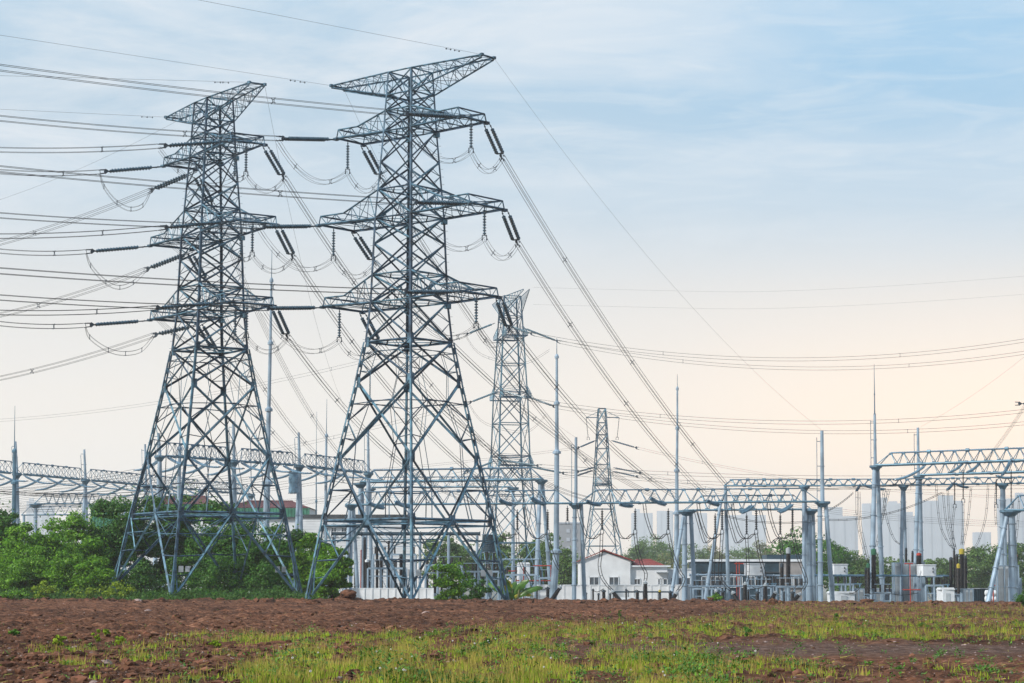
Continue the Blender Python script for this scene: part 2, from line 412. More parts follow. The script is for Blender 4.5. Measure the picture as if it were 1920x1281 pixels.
        zig(mb, T[-1][0], T[-1][2], T[1][0], T[1][2], 7, .08, Vector((0, 0, -1))); zig(mb, T[-1][1], T[-1][3], T[1][1], T[1][3], 7, .08, Vector((0, 0, 1)))
        mb.angle(T[-1][3], T[1][3], .2, None, e)
        for s in (-1, 1): mb.box(T[s][3], (.35, .35, .3), al)
        obj('earth_wire_arm', mb, m, root)
        tips[('earth', sd_)] = (T[-1][3], T[1][3])
    # plates hung on the lowest braces
    mb = MB()
    for k, t in ((1, .4), (2, .35)):
        q = C(k, 3.1).lerp((C(k, 3.1) + C((k + 2) % 4, 3.1)) / 2, .2); mb.box(q, (.55, .04, .7), .2); mb.box(q + Vector((.75, 0, 0)), (.5, .04, .65), .2)
    obj('number_plate', mb, M['grey_panel'], root)
    return root, tips, a, l, P
PYR = build_pylon(-11.3, 236, .05, 40, 0, (0.05, 0, -.05, .1), 'tallest lattice steel pylon with three pairs of crossarms standing on the bare soil', 'steel', 1)
PYL = build_pylon(-36.1, 257, .1, 56, 1.4, (1.5, -.1, .0, .7), 'big lattice steel pylon standing among the bushes left of the tallest one', 'steel', 2, .65)
# ------------------------------------------------------------------ strings, jumpers and conductors on the big pylons
def bundle_offsets(d):
    d = Vector(d); h = Vector((d.y, -d.x, 0)).normalized() * .24
    return [h + Vector((0, 0, .25)), -h + Vector((0, 0, .25)), h - Vector((0, 0, .25)), -h - Vector((0, 0, .25))]
def spacer_mb(c, offs, k=1.0):
    mb = MB(); c = Vector(c)
    if len(offs) == 4:
        q = [c + o * .45 for o in offs]
        for o in offs: mb.tube(c + o * .4, c + o * 1.06, .035 * k, None, 5); mb.ball(c + o, .07 * k, 6, 4)
        for i, j in ((0, 1), (1, 3), (3, 2), (2, 0)): mb.tube(q[i], q[j], .035 * k, None, 5)
    else:
        mb.tube(c + offs[0], c + offs[1], .03 * k, None, 5); mb.ball(c + offs[0], .06 * k, 6, 4); mb.ball(c + offs[1], .06 * k, 6, 4)
    return mb
def bundle(name, label, cat, line, offs, r, spac=(), group=None, material='wire', sk=1.0):
    line = [Vector(p) for p in line]
    root = thing(name, label, cat, line[0], group)
    for o in offs:
        mb = MB(); mb.path([p + o for p in line], r, 5); obj('wire', mb, M[material], root, True)
    for t in spac:
        f = t * (len(line) - 1); i = min(int(f), len(line) - 2); c = line[i].lerp(line[i + 1], f - i)
        obj('spacer', spacer_mb(c, offs, sk), M['fitting'], root)
    return root
def tension(label, tip, end, link=1.6, tail=1.0, sep=.3, group='tension insulator strings', r0=.225, mat_='insulator', vert=False, pitch=.37):
    tip = Vector(tip); end = Vector(end); d = (end - tip).normalized()
    root = thing('tension_insulator_string', label, 'insulator', tip, group)
    h = Vector((d.y, -d.x, 0)).normalized() * sep
    p1 = tip + d * link; p2 = end - d * tail
    for s in (-1, 1):
        mb = MB(); mb.tube(tip + h * s * .9, p1 + h * s, .05, None, 5); mb.ball(tip.lerp(p1, .5) + h * s * .95, .1, 6, 4); obj('link', mb, M['fitting'], root)
    for s in (-1, 1):
        mb = MB(); mb.discs(p1 + h * s, p2 + h * s, pitch, r0, r0 * .45, 8); obj('insulator_discs', mb, M[mat_], root)
    mb = MB(); up = Vector((0, 0, 1)); w = .34
    mb.add([p2 - h * 1.15, p2 + h * 1.15, p2 + h * 1.15 + d * .12, p2 - h * 1.15 + d * .12], [(0, 1, 2, 3)])
    q = p2 + d * .25
    mb.bar(p2 - h * 1.0, p2 + h * 1.0, .10, .14)
    # triangular yoke plate standing upright
    n = h.normalized() * .04
    tri = [p2 + d * .05, p2 + d * .55 + up * w, p2 + d * .75, p2 + d * .55 - up * w]
    mb.add([t + n for t in tri] + [t - n for t in tri], [(0, 1, 2, 3), (7, 6, 5, 4)] + [(i, (i + 1) % 4, 4 + (i + 1) % 4, 4 + i) for i in range(4)])
    obj('yoke_plate', mb, M['fitting'], root)
    mb = MB()
    for o in bundle_offsets(d): mb.tube(p2 + d * .5 + o * .8, end + o + d * .4, .06, .04, 5)
    obj('clamp', mb, M['fitting'], root)
    return root
def pilot(label, top, bot, r0=.2, group='suspension strings holding jumper cables', mat_='insulator', pitch=.30, name='suspension_insulator_string', link=.4):
    top = Vector(top); bot = Vector(bot); d = (bot - top).normalized()
    root = thing(name, label, 'insulator', top, group)
    mb = MB(); mb.tube(top, top + d * link, .05, None, 5); mb.ball(top + d * link * .5, .09, 6, 4); obj('link', mb, M['fitting'], root)
    mb = MB(); mb.discs(top + d * link, bot - d * .35, pitch, r0, r0 * .4, 8); obj('insulator_discs', mb, M[mat_], root)
    mb = MB(); mb.bar(bot - d * .35 - Vector((.24, 0, 0)), bot - d * .35 + Vector((.24, 0, 0)), .09, .09)
    for s in (-.24, .24): mb.tube(bot - d * .35 + Vector((s, 0, 0)), bot + Vector((s, 0, -.12)), .05, None, 5); mb.ball(bot + Vector((s, 0, -.12)), .1, 6, 4)
    obj('clamp', mb, M['fitting'], root)
    return root
def left_end(start, d, py0, px0=0.0):
    """where a line leaving start along d crosses the photo's left edge, at height py0"""
    d = Vector((d.x, d.y, 0)).normalized(); u0 = (px0 - 960) / F_PX
    lo, hi = 0.0, 400.0
    for _ in range(60):
        t = (lo + hi) / 2; p = start + d * t
        k = at(px0, py0, p.y).x
        if p.x < k: hi = t
        else: lo = t
    p = start + d * lo
    return at(px0, py0, p.y), lo
def run_left(label, start, d, py0, slope_extra=2.2, r=.024, spac=(.36,), group='conductors running off to the left'):
    q, t = left_end(start, d, py0)
    e = start + (q - start) * slope_extra
    line = sagline(start, e, .5 * slope_extra, 26)
    # keep the crossing height right: lift by the sag at that place
    tt = 1 / slope_extra; s_ = 4 * .5 * slope_extra * tt * (1 - tt)
    line = [p + Vector((0, 0, s_ * (i / 26) / tt)) for i, p in enumerate(line)]
    return bundle('conductor_bundle', label, 'power line', line, bundle_offsets(d), r, [s / slope_extra for s in spac], group)
NM = {('upper', -1): 'upper left', ('middle', -1): 'middle left', ('lower', -1): 'lower left', ('upper', 1): 'upper right', ('middle', 1): 'middle right', ('lower', 1): 'lower right'}
def circuit(PY, who, arm, left_py0, left_dir, slen, gantry_pt, rsag, r_h, r_drop, pil, jl_drop, loop_in=0.0):
    """one phase on one crossarm: string to the left, string to the right, suspension string, jumper loop, both conductors"""
    root, tips, a, l, P = PY; tn, tf = tips[arm]; nm = NM[arm]
    tn = tn - Vector((0, 0, .15)); tf = tf - Vector((0, 0, .15))
    dl = Vector((*left_dir, 0)).normalized()
    q, t = left_end(tn, dl, left_py0)
    dir_l = ((q - tn).normalized() + Vector((0, 0, -.03))).normalized()
    e1 = tn + dir_l * slen
    tension('double insulator string pulling left from the %s crossarm of %s' % (nm, who), tn, e1)
    run_left('four wire conductor running left off the %s crossarm of %s' % (nm, who), e1 + dir_l * .5, dl, left_py0)
    g = Vector(gantry_pt); dr = g - tf; dr.z = 0; dh = dr.normalized()
    e2 = tf + dh * r_h - Vector((0, 0, r_drop))
    tension('steep pair of insulators below the %s crossarm of %s' % (nm, who), tf, e2, .9, .5, .36)
    line = sagline(e2 + dh * .3, g, rsag, 26)
    bundle('conductor_bundle', 'four wire conductor falling to the gantry from the %s crossarm of %s' % (nm, who), 'power line', line, bundle_offsets(dh), .028, (.22, .5, .8), 'conductors falling to the substation')
    pts = [e1 + dir_l * .3 - Vector((0, 0, .3))]
    for tp, bt, lab in pil:
        pilot(lab % (nm, who), tp, bt)
    bots = [Vector(b) for _, b, _ in pil]
    chain = [pts[0]] + bots + [e2 + dh * .4]
    full = []
    for i, (p, qq) in enumerate(zip(chain, chain[1:])):
        seg = sagline(p, qq, jl_drop[i], 12); full += seg if i == 0 else seg[1:]
    bundle('jumper_cable', 'looping jumper cable under the %s crossarm of %s' % (nm, who), 'cable', full, [o * .95 for o in bundle_offsets(l)], .017, [(i + .5) / (2 * (len(chain) - 1)) for i in range(2 * (len(chain) - 1))], 'jumper cables on the two big pylons', sk=.8)
TR, TL = 'the tallest pylon', 'the left pylon'
lR = (-.643, -.767)
pl1 = 'suspension insulator hanging under the %s crossarm of %s'
GY = lambda px: 335 - (px - 930) / 610 * 9
for arm, py0, gpx, gpy, drop, pp in ((('upper', -1), 222, 1170, 934, 3.0, (653, 277, 340)), (('middle', -1), 404, 1232, 932, 3.0, (627, 441, 498)), (('lower', -1), 558, 1106, 936, 3.0, (643, 587, 645)),
                                 (('upper', 1), 127, 1364, 912, 3.0, (901, 240, 297)), (('middle', 1), 317, 1322, 926, 3.0, (924, 404, 463)), (('lower', 1), 508, 1266, 930, 3.0, (903, 568, 622))):
    tn, tf = PYR[1][arm]
    yy = tf.y if arm[1] > 0 else tf.y - .6
    top = tn.lerp(tf, .42) - Vector((0, 0, .1)); bot = top - Vector((0, 0, 3.5))
    circuit(PYR, TR, arm, py0, lR, 8.9, at(gpx, gpy, GY(gpx) - 1.2), 2.0 if arm[1] > 0 else 3.2, 4.6, 2.8, [(top, bot, pl1)], (2.6, 1.9))
lL = (-.86, -.51)
for arm, py0, gpx, drop, pps in ((('upper', 1), 281, 1024, 3, ((447, 280, 333), (487, 284, 343))), (('middle', 1), 443, 960, 3, ((454, 428, 480), (508, 436, 495))), (('lower', 1), 586, 884, 3, ((435, 585, 640), (499, 586, 640)))):
    tn, tf = PYL[1][arm]; pil = []
    for i, (x, y0, y1) in enumerate(pps):
        yy = tf.y if i else tf.y + 1.5
        top = tn.lerp(tf, .45) - Vector((0, 0, .1)) - PYL[2] * (0 if i else 2.9)
        pil.append((top, top - Vector((0, 0, 3.8)), ('inner ' if i == 0 else 'outer ') + pl1))
    circuit(PYL, TL, arm, py0, lL, 8.7, at(gpx, 938, GY(gpx) - 1.2), 3.6, 4.6, 3.0, pil, (2.2, .35, 1.8))
for arm, py0, y_in, y_end in ((('upper', -1), 322, 322, 357), (('middle', -1), 471, 470, 505), (('lower', -1), 607, 618, 628)):
    tn, tf = PYL[1][arm]; tn = tn - Vector((0, 0, .15)); nm = NM[arm]
    dl = Vector((*lL, 0)).normalized(); q, t = left_end(tn, dl, py0)
    dir_l = ((q - tn).normalized() + Vector((0, 0, -.05))).normalized(); e1 = tn + dir_l * 8.0
    tension('double insulator string pulling left from the %s crossarm of %s' % (nm, TL), tn, e1)
    run_left('twin pair conductor running left off the %s crossarm of %s' % (nm, TL), e1 + dir_l * .5, dl, py0)
    # down to the left gantries, away from the viewer
    st = tf - Vector((0, 0, .3)); g = at(-130, {'upper': 497, 'middle': 632, 'lower': 742}[arm[0]], 300)
    dh = (g - st); dh.z = 0; dh.normalize()
    e2 = at(283 if arm[0] == 'upper' else 275 if arm[0] == 'middle' else 290, y_end, st.y + 2.0)
    tension('slanting pair of insulators drawn down left from the %s crossarm of %s' % (nm, TL), st, e2, 1.3, .7, .36)
    pt = {'upper': (65, 437), 'middle': (72, 573), 'lower': (60, 696)}[arm[0]]
    p2 = at(pt[0], pt[1], st.y + 14); pe = e2 + (p2 - e2) * 2.4
    line = sagline(e2, pe, .0, 20); line = [p + Vector((0, 0, 5.0 * (i / 20) * (i / 20 - 1 / 2.4))) for i, p in enumerate(line)]
    bundle('conductor_bundle', 'four wire conductor slanting down left off the %s crossarm of %s' % (nm, TL), 'power line', line, bundle_offsets(dh), .024, (1 / 2.4, .8), 'conductors falling to the substation')
    # the hanging loop between the two
    loop = spline([e1 + dir_l * .3, at({'upper': 195, 'middle': 170, 'lower': 168}[arm[0]], {'upper': 350, 'middle': 498, 'lower': 632}[arm[0]], tn.y - 3),
                   at({'upper': 217, 'middle': 196, 'lower': 200}[arm[0]], {'upper': 378, 'middle': 527, 'lower': 655}[arm[0]], tn.y - 1),
                   at({'upper': 243, 'middle': 222, 'lower': 232}[arm[0]], {'upper': 392, 'middle': 539, 'lower': 663}[arm[0]], tn.y + 1),
                   at({'upper': 268, 'middle': 250, 'lower': 266}[arm[0]], {'upper': 385, 'middle': 530, 'lower': 656}[arm[0]], tn.y + 3), e2], 6)
    bundle('jumper_cable', 'long jumper loop hanging left of the %s crossarm of %s' % (nm, TL), 'cable', loop, [o * .95 for o in bundle_offsets(Vector((1, .3, 0)))], .017, (.2, .42, .62, .8), 'jumper cables on the two big pylons', sk=.8)
    # second pair of strings behind the tower body, drawn to the right
    yy = st.y + .5
    s0 = at({'upper': 369, 'middle': 356, 'lower': 374}[arm[0]], {'upper': 332, 'middle': 476, 'lower': 608}[arm[0]], yy); s1 = s0 + Vector((1.5, 3.6, -2.9))
    tension('pair of insulators behind the body of %s under its %s crossarm' % (TL, nm), s0, s1, .5, .6, .36)
    g = at({'upper': 690, 'middle': 676, 'lower': 684}[arm[0]], 900, 404)
    bundle('conductor_bundle', 'four wire conductor dropping behind the body of %s from its %s crossarm' % (TL, nm), 'power line', sagline(s1, g, 5.5, 26), bundle_offsets(g - s1), .023, (.3, .55, .8), 'conductors falling to the substation')
# earth wires
def earth_wire(label, pts, r=.014, damp=()):
    root = thing('earth_wire', label, 'wire', pts[0], 'thin earth wires')
    mb = MB(); mb.path(pts, r, 4); obj('wire', mb, M['wire'], root, True)
    for t in damp:
        i = int(t * (len(pts) - 1)); c = Vector(pts[i]); d = (Vector(pts[i + 1]) - c).normalized()
        mb = MB(); mb.tube(c - d * .35 - Vector((0, 0, .12)), c + d * .35 - Vector((0, 0, .12)), .018, None, 4); mb.ball(c - d * .35 - Vector((0, 0, .12)), .09, 6, 4); mb.ball(c + d * .35 - Vector((0, 0, .12)), .09, 6, 4)
        obj('vibration_damper', mb, M['fitting'], root)
    return root
def ew_left(label, st, d, py0, px0=0.0):
    q, t = left_end(st, Vector((*d, 0)), py0, px0)
    earth_wire(label, sagline(st, st + (q - st) * 2, .0, 60), .014, (.06, .08))
ew_left('thin earth wire leaving the left tip of the tallest pylon', PYR[1][('earth', -1)][0], lR, 66)
ew_left('thin earth wire leaving the right tip of the tallest pylon towards the upper left', PYR[1][('earth', 1)][0], lR, 0, 372)
ew_left('thin earth wire leaving the left tip of the left pylon', PYL[1][('earth', -1)][0], lL, 205)
ew_left('thin earth wire leaving the right tip of the left pylon towards the left edge', PYL[1][('earth', 1)][0], lL, 142)
earth_wire('thin earth wire falling right from the tallest pylon to a gantry mast', sagline(PYR[1][('earth', 1)][1], at(1540, 806, 327), 3.2, 40))
earth_wire('thin earth wire falling from the left tip of the tallest pylon to a mast', sagline(PYR[1][('earth', -1)][1], at(1079, 820, 333), 6, 40))
earth_wire('thin earth wire falling right from the left pylon behind the tallest one', sagline(PYL[1][('earth', 1)][1], at(665, 800, 385), 6, 40))
earth_wire('thin earth wire slanting left from the left tip of the left pylon', sagline(PYL[1][('earth', -1)][1], at(-140, 413, 330), 1.5, 40))
# ------------------------------------------------------------------ substation gantries
GZ = -1.2
def beam_mb(P, Q, depth, width, inset, n, rch, rlat, single=False):
    P = Vector(P); Q = Vector(Q); mb = MB(); d = (Q - P).normalized(); Ln = (Q - P).length; w = Vector((d.y, -d.x, 0)).normalized() * width / 2; up = Vector((0, 0, depth))
    ta, tb = P + d * inset + up, Q - d * inset + up
    for s in (-1, 1): mb.tube(P + w * s, Q + w * s, rch, None, 8)
    mb.tube(ta, tb, rch * .85, None, 8)
    tops = [ta.lerp(tb, i / n) for i in range(n + 1)]
    bots = [P + d * (inset + (Ln - 2 * inset) * (i + .5) / n) for i in range(n)]
    for s in (-1, 1):
        mb.tube(P + w * s, ta, rlat * 1.2, None, 5); mb.tube(Q + w * s, tb, rlat * 1.2, None, 5)
        for i in range(n):
            mb.tube(tops[i], bots[i] + w * s, rlat, None, 5); mb.tube(tops[i + 1], bots[i] + w * s, rlat, None, 5)
    for i in range(n):
        mb.tube(bots[i] - w, bots[i] + w, rlat * .8, None, 4)
        b2 = bots[i + 1] if i + 1 < n else Q
        mb.tube(bots[i] - w, b2 + w, rlat * .7, None, 4)
        mb.bar(tops[i] - d * .3 - Vector((0, 0, rch)), tops[i] + d * .3 - Vector((0, 0, rch)), .05, .35, (0, 0, 1))
        for s in (-1, 1): mb.bar(bots[i] + w * s - d * .28 + Vector((0, 0, rch)), bots[i] + w * s + d * .28 + Vector((0, 0, rch)), .05, .3, (0, 0, 1))
    for t in (.25, .5, .75):
        mb.tube(ta.lerp(tb, t) - d * .28, ta.lerp(tb, t) + d * .28, rch * 1.9, None, 8)
        for s in (-1, 1): mb.tube((P + w * s).lerp(Q + w * s, t) - d * .25, (P + w * s).lerp(Q + w * s, t) + d * .25, rch * 1.7, None, 8)
    return mb
def pole_mb(p, q, r0, r1, fl=(.2, .42, .64, .86), n=12):
    mb = MB(); p = Vector(p); q = Vector(q); r0 *= .88; r1 *= .88; mb.tube(p, q, r0, r1, n); d = (q - p).normalized()
    for t in fl:
        r = r0 + (r1 - r0) * t; c = p.lerp(q, t); mb.tube(c - d * .06, c + d * .06, r * 1.35, None, n)
    return mb
def cap_mb(q, r):
    mb = MB(); q = Vector(q); mb.lathe(q - Vector((0, 0, .9)), q, [(0, r * .9), (.45, r * 1.5), (.6, r * 2.0), (.9, r * 2.0)], 12); return mb
def gantry(label, beams, cols, caps=(), group='lattice gantries of the substation', matn='pale_steel', masts=(), polemat='pole'):
    """beams: (P, Q, depth, width, inset, n); cols: (foot, head, r0, r1); masts: (foot, top, r0, r1, spike_top)"""
    root = thing('gantry', label, 'gantry', beams[0][0], group)
    for b in beams: obj('beam', beam_mb(*b[:6], b[6] if len(b) > 6 else .12, b[7] if len(b) > 7 else .055), M[matn], root)
    for c in cols: obj('column', pole_mb(*c), M[polemat], root, False)
    for q, r in caps: obj('capital', cap_mb(q, r), M[matn], root)
    for f, t, r0, r1, sp in masts:
        o = obj('mast', pole_mb(f, t, r0, r1, (.5,)), M[polemat], root)
        mb = MB(); f = Vector(f); t = Vector(t)
        x = Vector((-r0 * 2.2, 0, 0)); mb.tube(f + x, t + x - Vector((0, 0, 1)), .05, None, 5)
        for k in (.15, .5, .85): mb.tube(f.lerp(t, k) + x, f.lerp(t, k), .05, None, 4)
        if sp is not None: mb.tube(t, Vector(sp), .10, .03, 6); mb.ball(t, .2, 6, 4); mb.ball(t.lerp(Vector(sp), .4), .14, 6, 4)
        obj('lightning_rod', mb, M['far_steel'], o)
    return root
def G(px, Y, dz=0.0):                       # a foot on the substation ground at the photo's column px
    p = at(px, 1100, Y); p.z = GZ + dz; return p
def A(px, py, Y): return at(px, py, Y)
# main gantry, perpendicular to the view
zb = 14.4
def mg(px, z, off=0.0):
    Y = GY(px) + off; p = at(px, 1000, Y); p.z = z; return p
gantry('long main gantry with triangular lattice beam across the middle of the substation',
       [(mg(650, zb), mg(1073, zb), 2.0, 2.2, 2.6, 13), (mg(1087, zb), mg(1538, zb), 2.0, 2.2, 2.6, 14)],
       [(G(645, 336, 0), mg(656, zb), .36, .3), (G(672, 340, 0), mg(662, zb), .36, .3), (G(657, 337), mg(659, zb), .3, .28),
        (G(1076, 331), mg(1078, zb), .40, .34), (G(1096, 333), mg(1090, zb), .38, .32), (G(1538, 324.5), mg(1538, zb), .46, .38), (G(1561, 327), mg(1549, zb), .42, .34)],
       [(mg(658, zb), .5), (mg(1080, zb), .55), (mg(1543, zb), .6)],
       masts=[(mg(1080, zb), A(1080, 820, 332.5), .3, .24, None), (mg(1543, zb), A(1541, 808, 326), .36, .28, None)])
gantry('shorter lattice gantry just behind the right half of the main one',
       [(A(1284, 957, 352), A(1521, 955, 348), 2.3, 2.4, 2.8, 8)],
       [(G(1283, 351), A(1284, 957, 352), .5, .42), (G(1303, 353), A(1295, 957, 352.5), .42, .36), (G(1256, 347), A(1281, 970, 351), .32, .28), (G(1518, 347), A(1518, 955, 348), .5, .42), (G(1527, 351), A(1524, 956, 349), .42, .36)],
       [(A(1288, 957, 352), .75), (A(1519, 955, 348), .7)])
gantry('thin high gantry running off to the right edge over the breakers',
       [(A(1358, 911, 350), A(1508, 911, 347), 1.0, 1.2, 1.2, 8, .10, .06), (A(1509, 911, 347), A(1693, 910, 343), 1.0, 1.2, .5, 9, .10, .06), (A(1695, 910, 343), A(1880, 907, 339), 1.0, 1.2, .5, 9, .10, .06), (A(1882, 907, 339), A(1990, 905, 337), 1.0, 1.2, .5, 6, .10, .06)],
       [(G(1366, 352), A(1360, 912, 350), .36, .3), (G(1320, 346), A(1352, 938, 350), .34, .28), (G(1507, 345), A(1507, 911, 347), .36, .3), (G(1515, 349), A(1509, 911, 347), .34, .28),
        (G(1688, 341), A(1692, 910, 343), .34, .26), (G(1699, 345), A(1695, 910, 343), .34, .26), (G(1877, 337), A(1879, 907, 339), .42, .34), (G(1886, 341), A(1881, 907, 339), .42, .34)],
       [(A(1508, 911, 347), .45), (A(1694, 910, 343), .4), (A(1880, 907, 339), .45)])
gantry('tall gantry with spiked mast column at the far right',
       [(A(1645, 873, 340), A(1990, 861, 328), 1.9, 1.9, 2.2, 12, .15, .06)],
       [(G(1633, 336), A(1640, 873, 340), .52, .38), (G(1655, 344), A(1645, 873, 340), .46, .36)],
       [(A(1642, 873, 340), .5)], masts=[(A(1641, 873, 340), A(1640, 777, 340), .3, .22, A(1639, 683, 340))])
gantry('tall gantry behind the spiked one with a plain mast column',
       [(A(1727, 891, 365), A(1990, 883, 355), 1.9, 1.9, 2.2, 10, .15, .06)],
       [(G(1714, 362), A(1721, 892, 365), .46, .36), (G(1728, 369), A(1725, 892, 365), .44, .34)],
       [(A(1723, 892, 365), .5)], masts=[(A(1722, 892, 365), A(1721, 802, 365), .3, .24, None)])
gantry('low gantry with a braced column at the right edge',
       [(A(1884, 957, 322), A(2060, 957, 318), 2.2, 2.2, 2.1, 5, .15, .08)],
       [(G(1897, 321), A(1896, 957, 322), .62, .52), (G(1850, 317), A(1888, 968, 322), .42, .36), (G(1905, 325), A(1898, 957, 322), .5, .42)],
       [(A(1894, 957, 322), .8)])
# the far gantries on the left
gantry('faint low gantry behind the bushes at the left edge',
       [(A(64, 945, 470), A(236, 945, 476), 2.2, 2.2, 2.2, 9), (A(40, 966, 545), A(330, 964, 552), 2.2, 2.2, 2.2, 14)],
       [(G(66, 468), A(67, 945, 470), .5, .42), (G(234, 474), A(235, 945, 476), .5, .42), (G(45, 545), A(45, 966, 545), .5, .4)],
       [(A(67, 945, 470), .7), (A(235, 945, 476), .7)])
zA = 22.0
def rowp(px, Y, z): p = at(px, 1000, Y); p.z = z; return p
RA = [(-115, 369), (29, 392), (158, 414.6), (272, 437), (377, 460), (470, 482)]
RB = [(297, 336), (437, 350), (560, 364), (690, 388)]
def row(label, pts, z, tops, off):
    beams = []; cols = []; caps = []; masts = []
    for i, ((p0, Y0), (p1, Y1)) in enumerate(zip(pts, pts[1:])):
        a_, b_ = rowp(p0, Y0, z), rowp(p1, Y1, z); d = (b_ - a_).normalized(); beams.append((a_ + d * .4, b_ - d * .4, 2.1, 2.2, 1.6, 10, .10, .042))
    for (p0, Y0), tp in zip(pts, tops):
        h = rowp(p0, Y0, z); cols += [(G(p0 - 9, Y0 - 2), h, .42, .32), (G(p0 + 9, Y0 + 2), h, .42, .32)]; caps.append((h, .45))
        if tp: masts.append((h, A(p0, tp, Y0), .3, .22, None))
    return gantry(label, beams, cols, caps, masts=masts)
row('far gantry row on the left receding behind the left pylon', RA, zA, [None, 828, 843, 833, None, None], 0)
row('nearer left gantry row passing between the two big pylons', RB, 21.9, [812, 790, 811, 800], 0)
gantry('pale tube gantry between the legs of the tallest pylon',
       [(A(678, 904, 408), A(1018, 899, 402), 2.2, 2.4, 2.3, 10, .2, .08)],
       [(G(672, 406), A(676, 906, 408), .5, .42), (G(684, 411), A(679, 906, 408), .44, .36), (G(1004, 399), A(1013, 900, 402), .5, .4), (G(1034, 405), A(1017, 900, 402), .46, .36)],
       [(A(676, 906, 408), .7), (A(1015, 900, 402), .6)])
gantry('faint gantry behind the pale tube gantry',
       [(A(695, 914, 452), A(960, 913, 446), 2.1, 2.2, 2.2, 10)],
       [(G(690, 451), A(694, 916, 452), .5, .4), (G(768, 449), A(768, 914, 450), .46, .36), (G(962, 446), A(962, 914, 446), .46, .36)],
       [(A(694, 916, 452), .6), (A(962, 914, 446), .6)])
# ------------------------------------------------------------------ lightning masts
def lmast(label, Y, foot_px, pts, spike, rb, matn='pole'):
    """pts: (px, py) of the joints from below upwards"""
    root = thing('lightning_mast', label, 'mast', G(foot_px, Y), 'tall stepped lightning masts'); last = G(foot_px, Y); r = rb
    for i, (x, y) in enumerate(pts):
        q = A(x, y, Y); mb = MB(); mb.tube(last, q, r, r * .86, 10); mb.tube(q - Vector((0, 0, .25)), q + Vector((0, 0, .12)), r * 1.5, None, 10); mb.lathe(q, q + Vector((0, 0, .4)), [(0, r * 1.5), (.4, r * .7)], 10)
        obj('pole_section', mb, M[matn], root); last = q; r *= .72
    mb = MB(); mb.tube(last, A(*spike, Y), max(.05, r * .45), .03, 6); obj('lightning_rod', mb, M['far_steel'], root)
lmast('tall stepped lightning mast between the two big pylons', 300, 496, [(501, 905), (504, 768), (507, 643), (509, 526)], (510, 468), .50)
lmast('slim lightning mast at the left foot of the tallest pylon', 385, 611, [(611, 890), (612, 817)], (613, 748), .30)
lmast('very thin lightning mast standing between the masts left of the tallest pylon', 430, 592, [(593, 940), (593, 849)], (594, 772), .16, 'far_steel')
lmast('white footed lightning mast right of the tallest pylon', 345, 1036, [(1043, 1034), (1044, 848), (1044, 756), (1044, 669)], (1044, 634), .62)
lmast('stepped lightning mast over the middle of the main gantry', 372, 1267, [(1269, 962), (1269, 882), (1270, 803), (1270, 729)], (1270, 702), .46)
lmast('dark lightning mast standing at the left edge', 352, 24, [(27, 905), (27, 846)], (28, 761), .40, 'far_steel')
lmast('mast rising behind the front leg of the left pylon', 345, 332, [(335, 940), (337, 841)], (341, 660), .42)
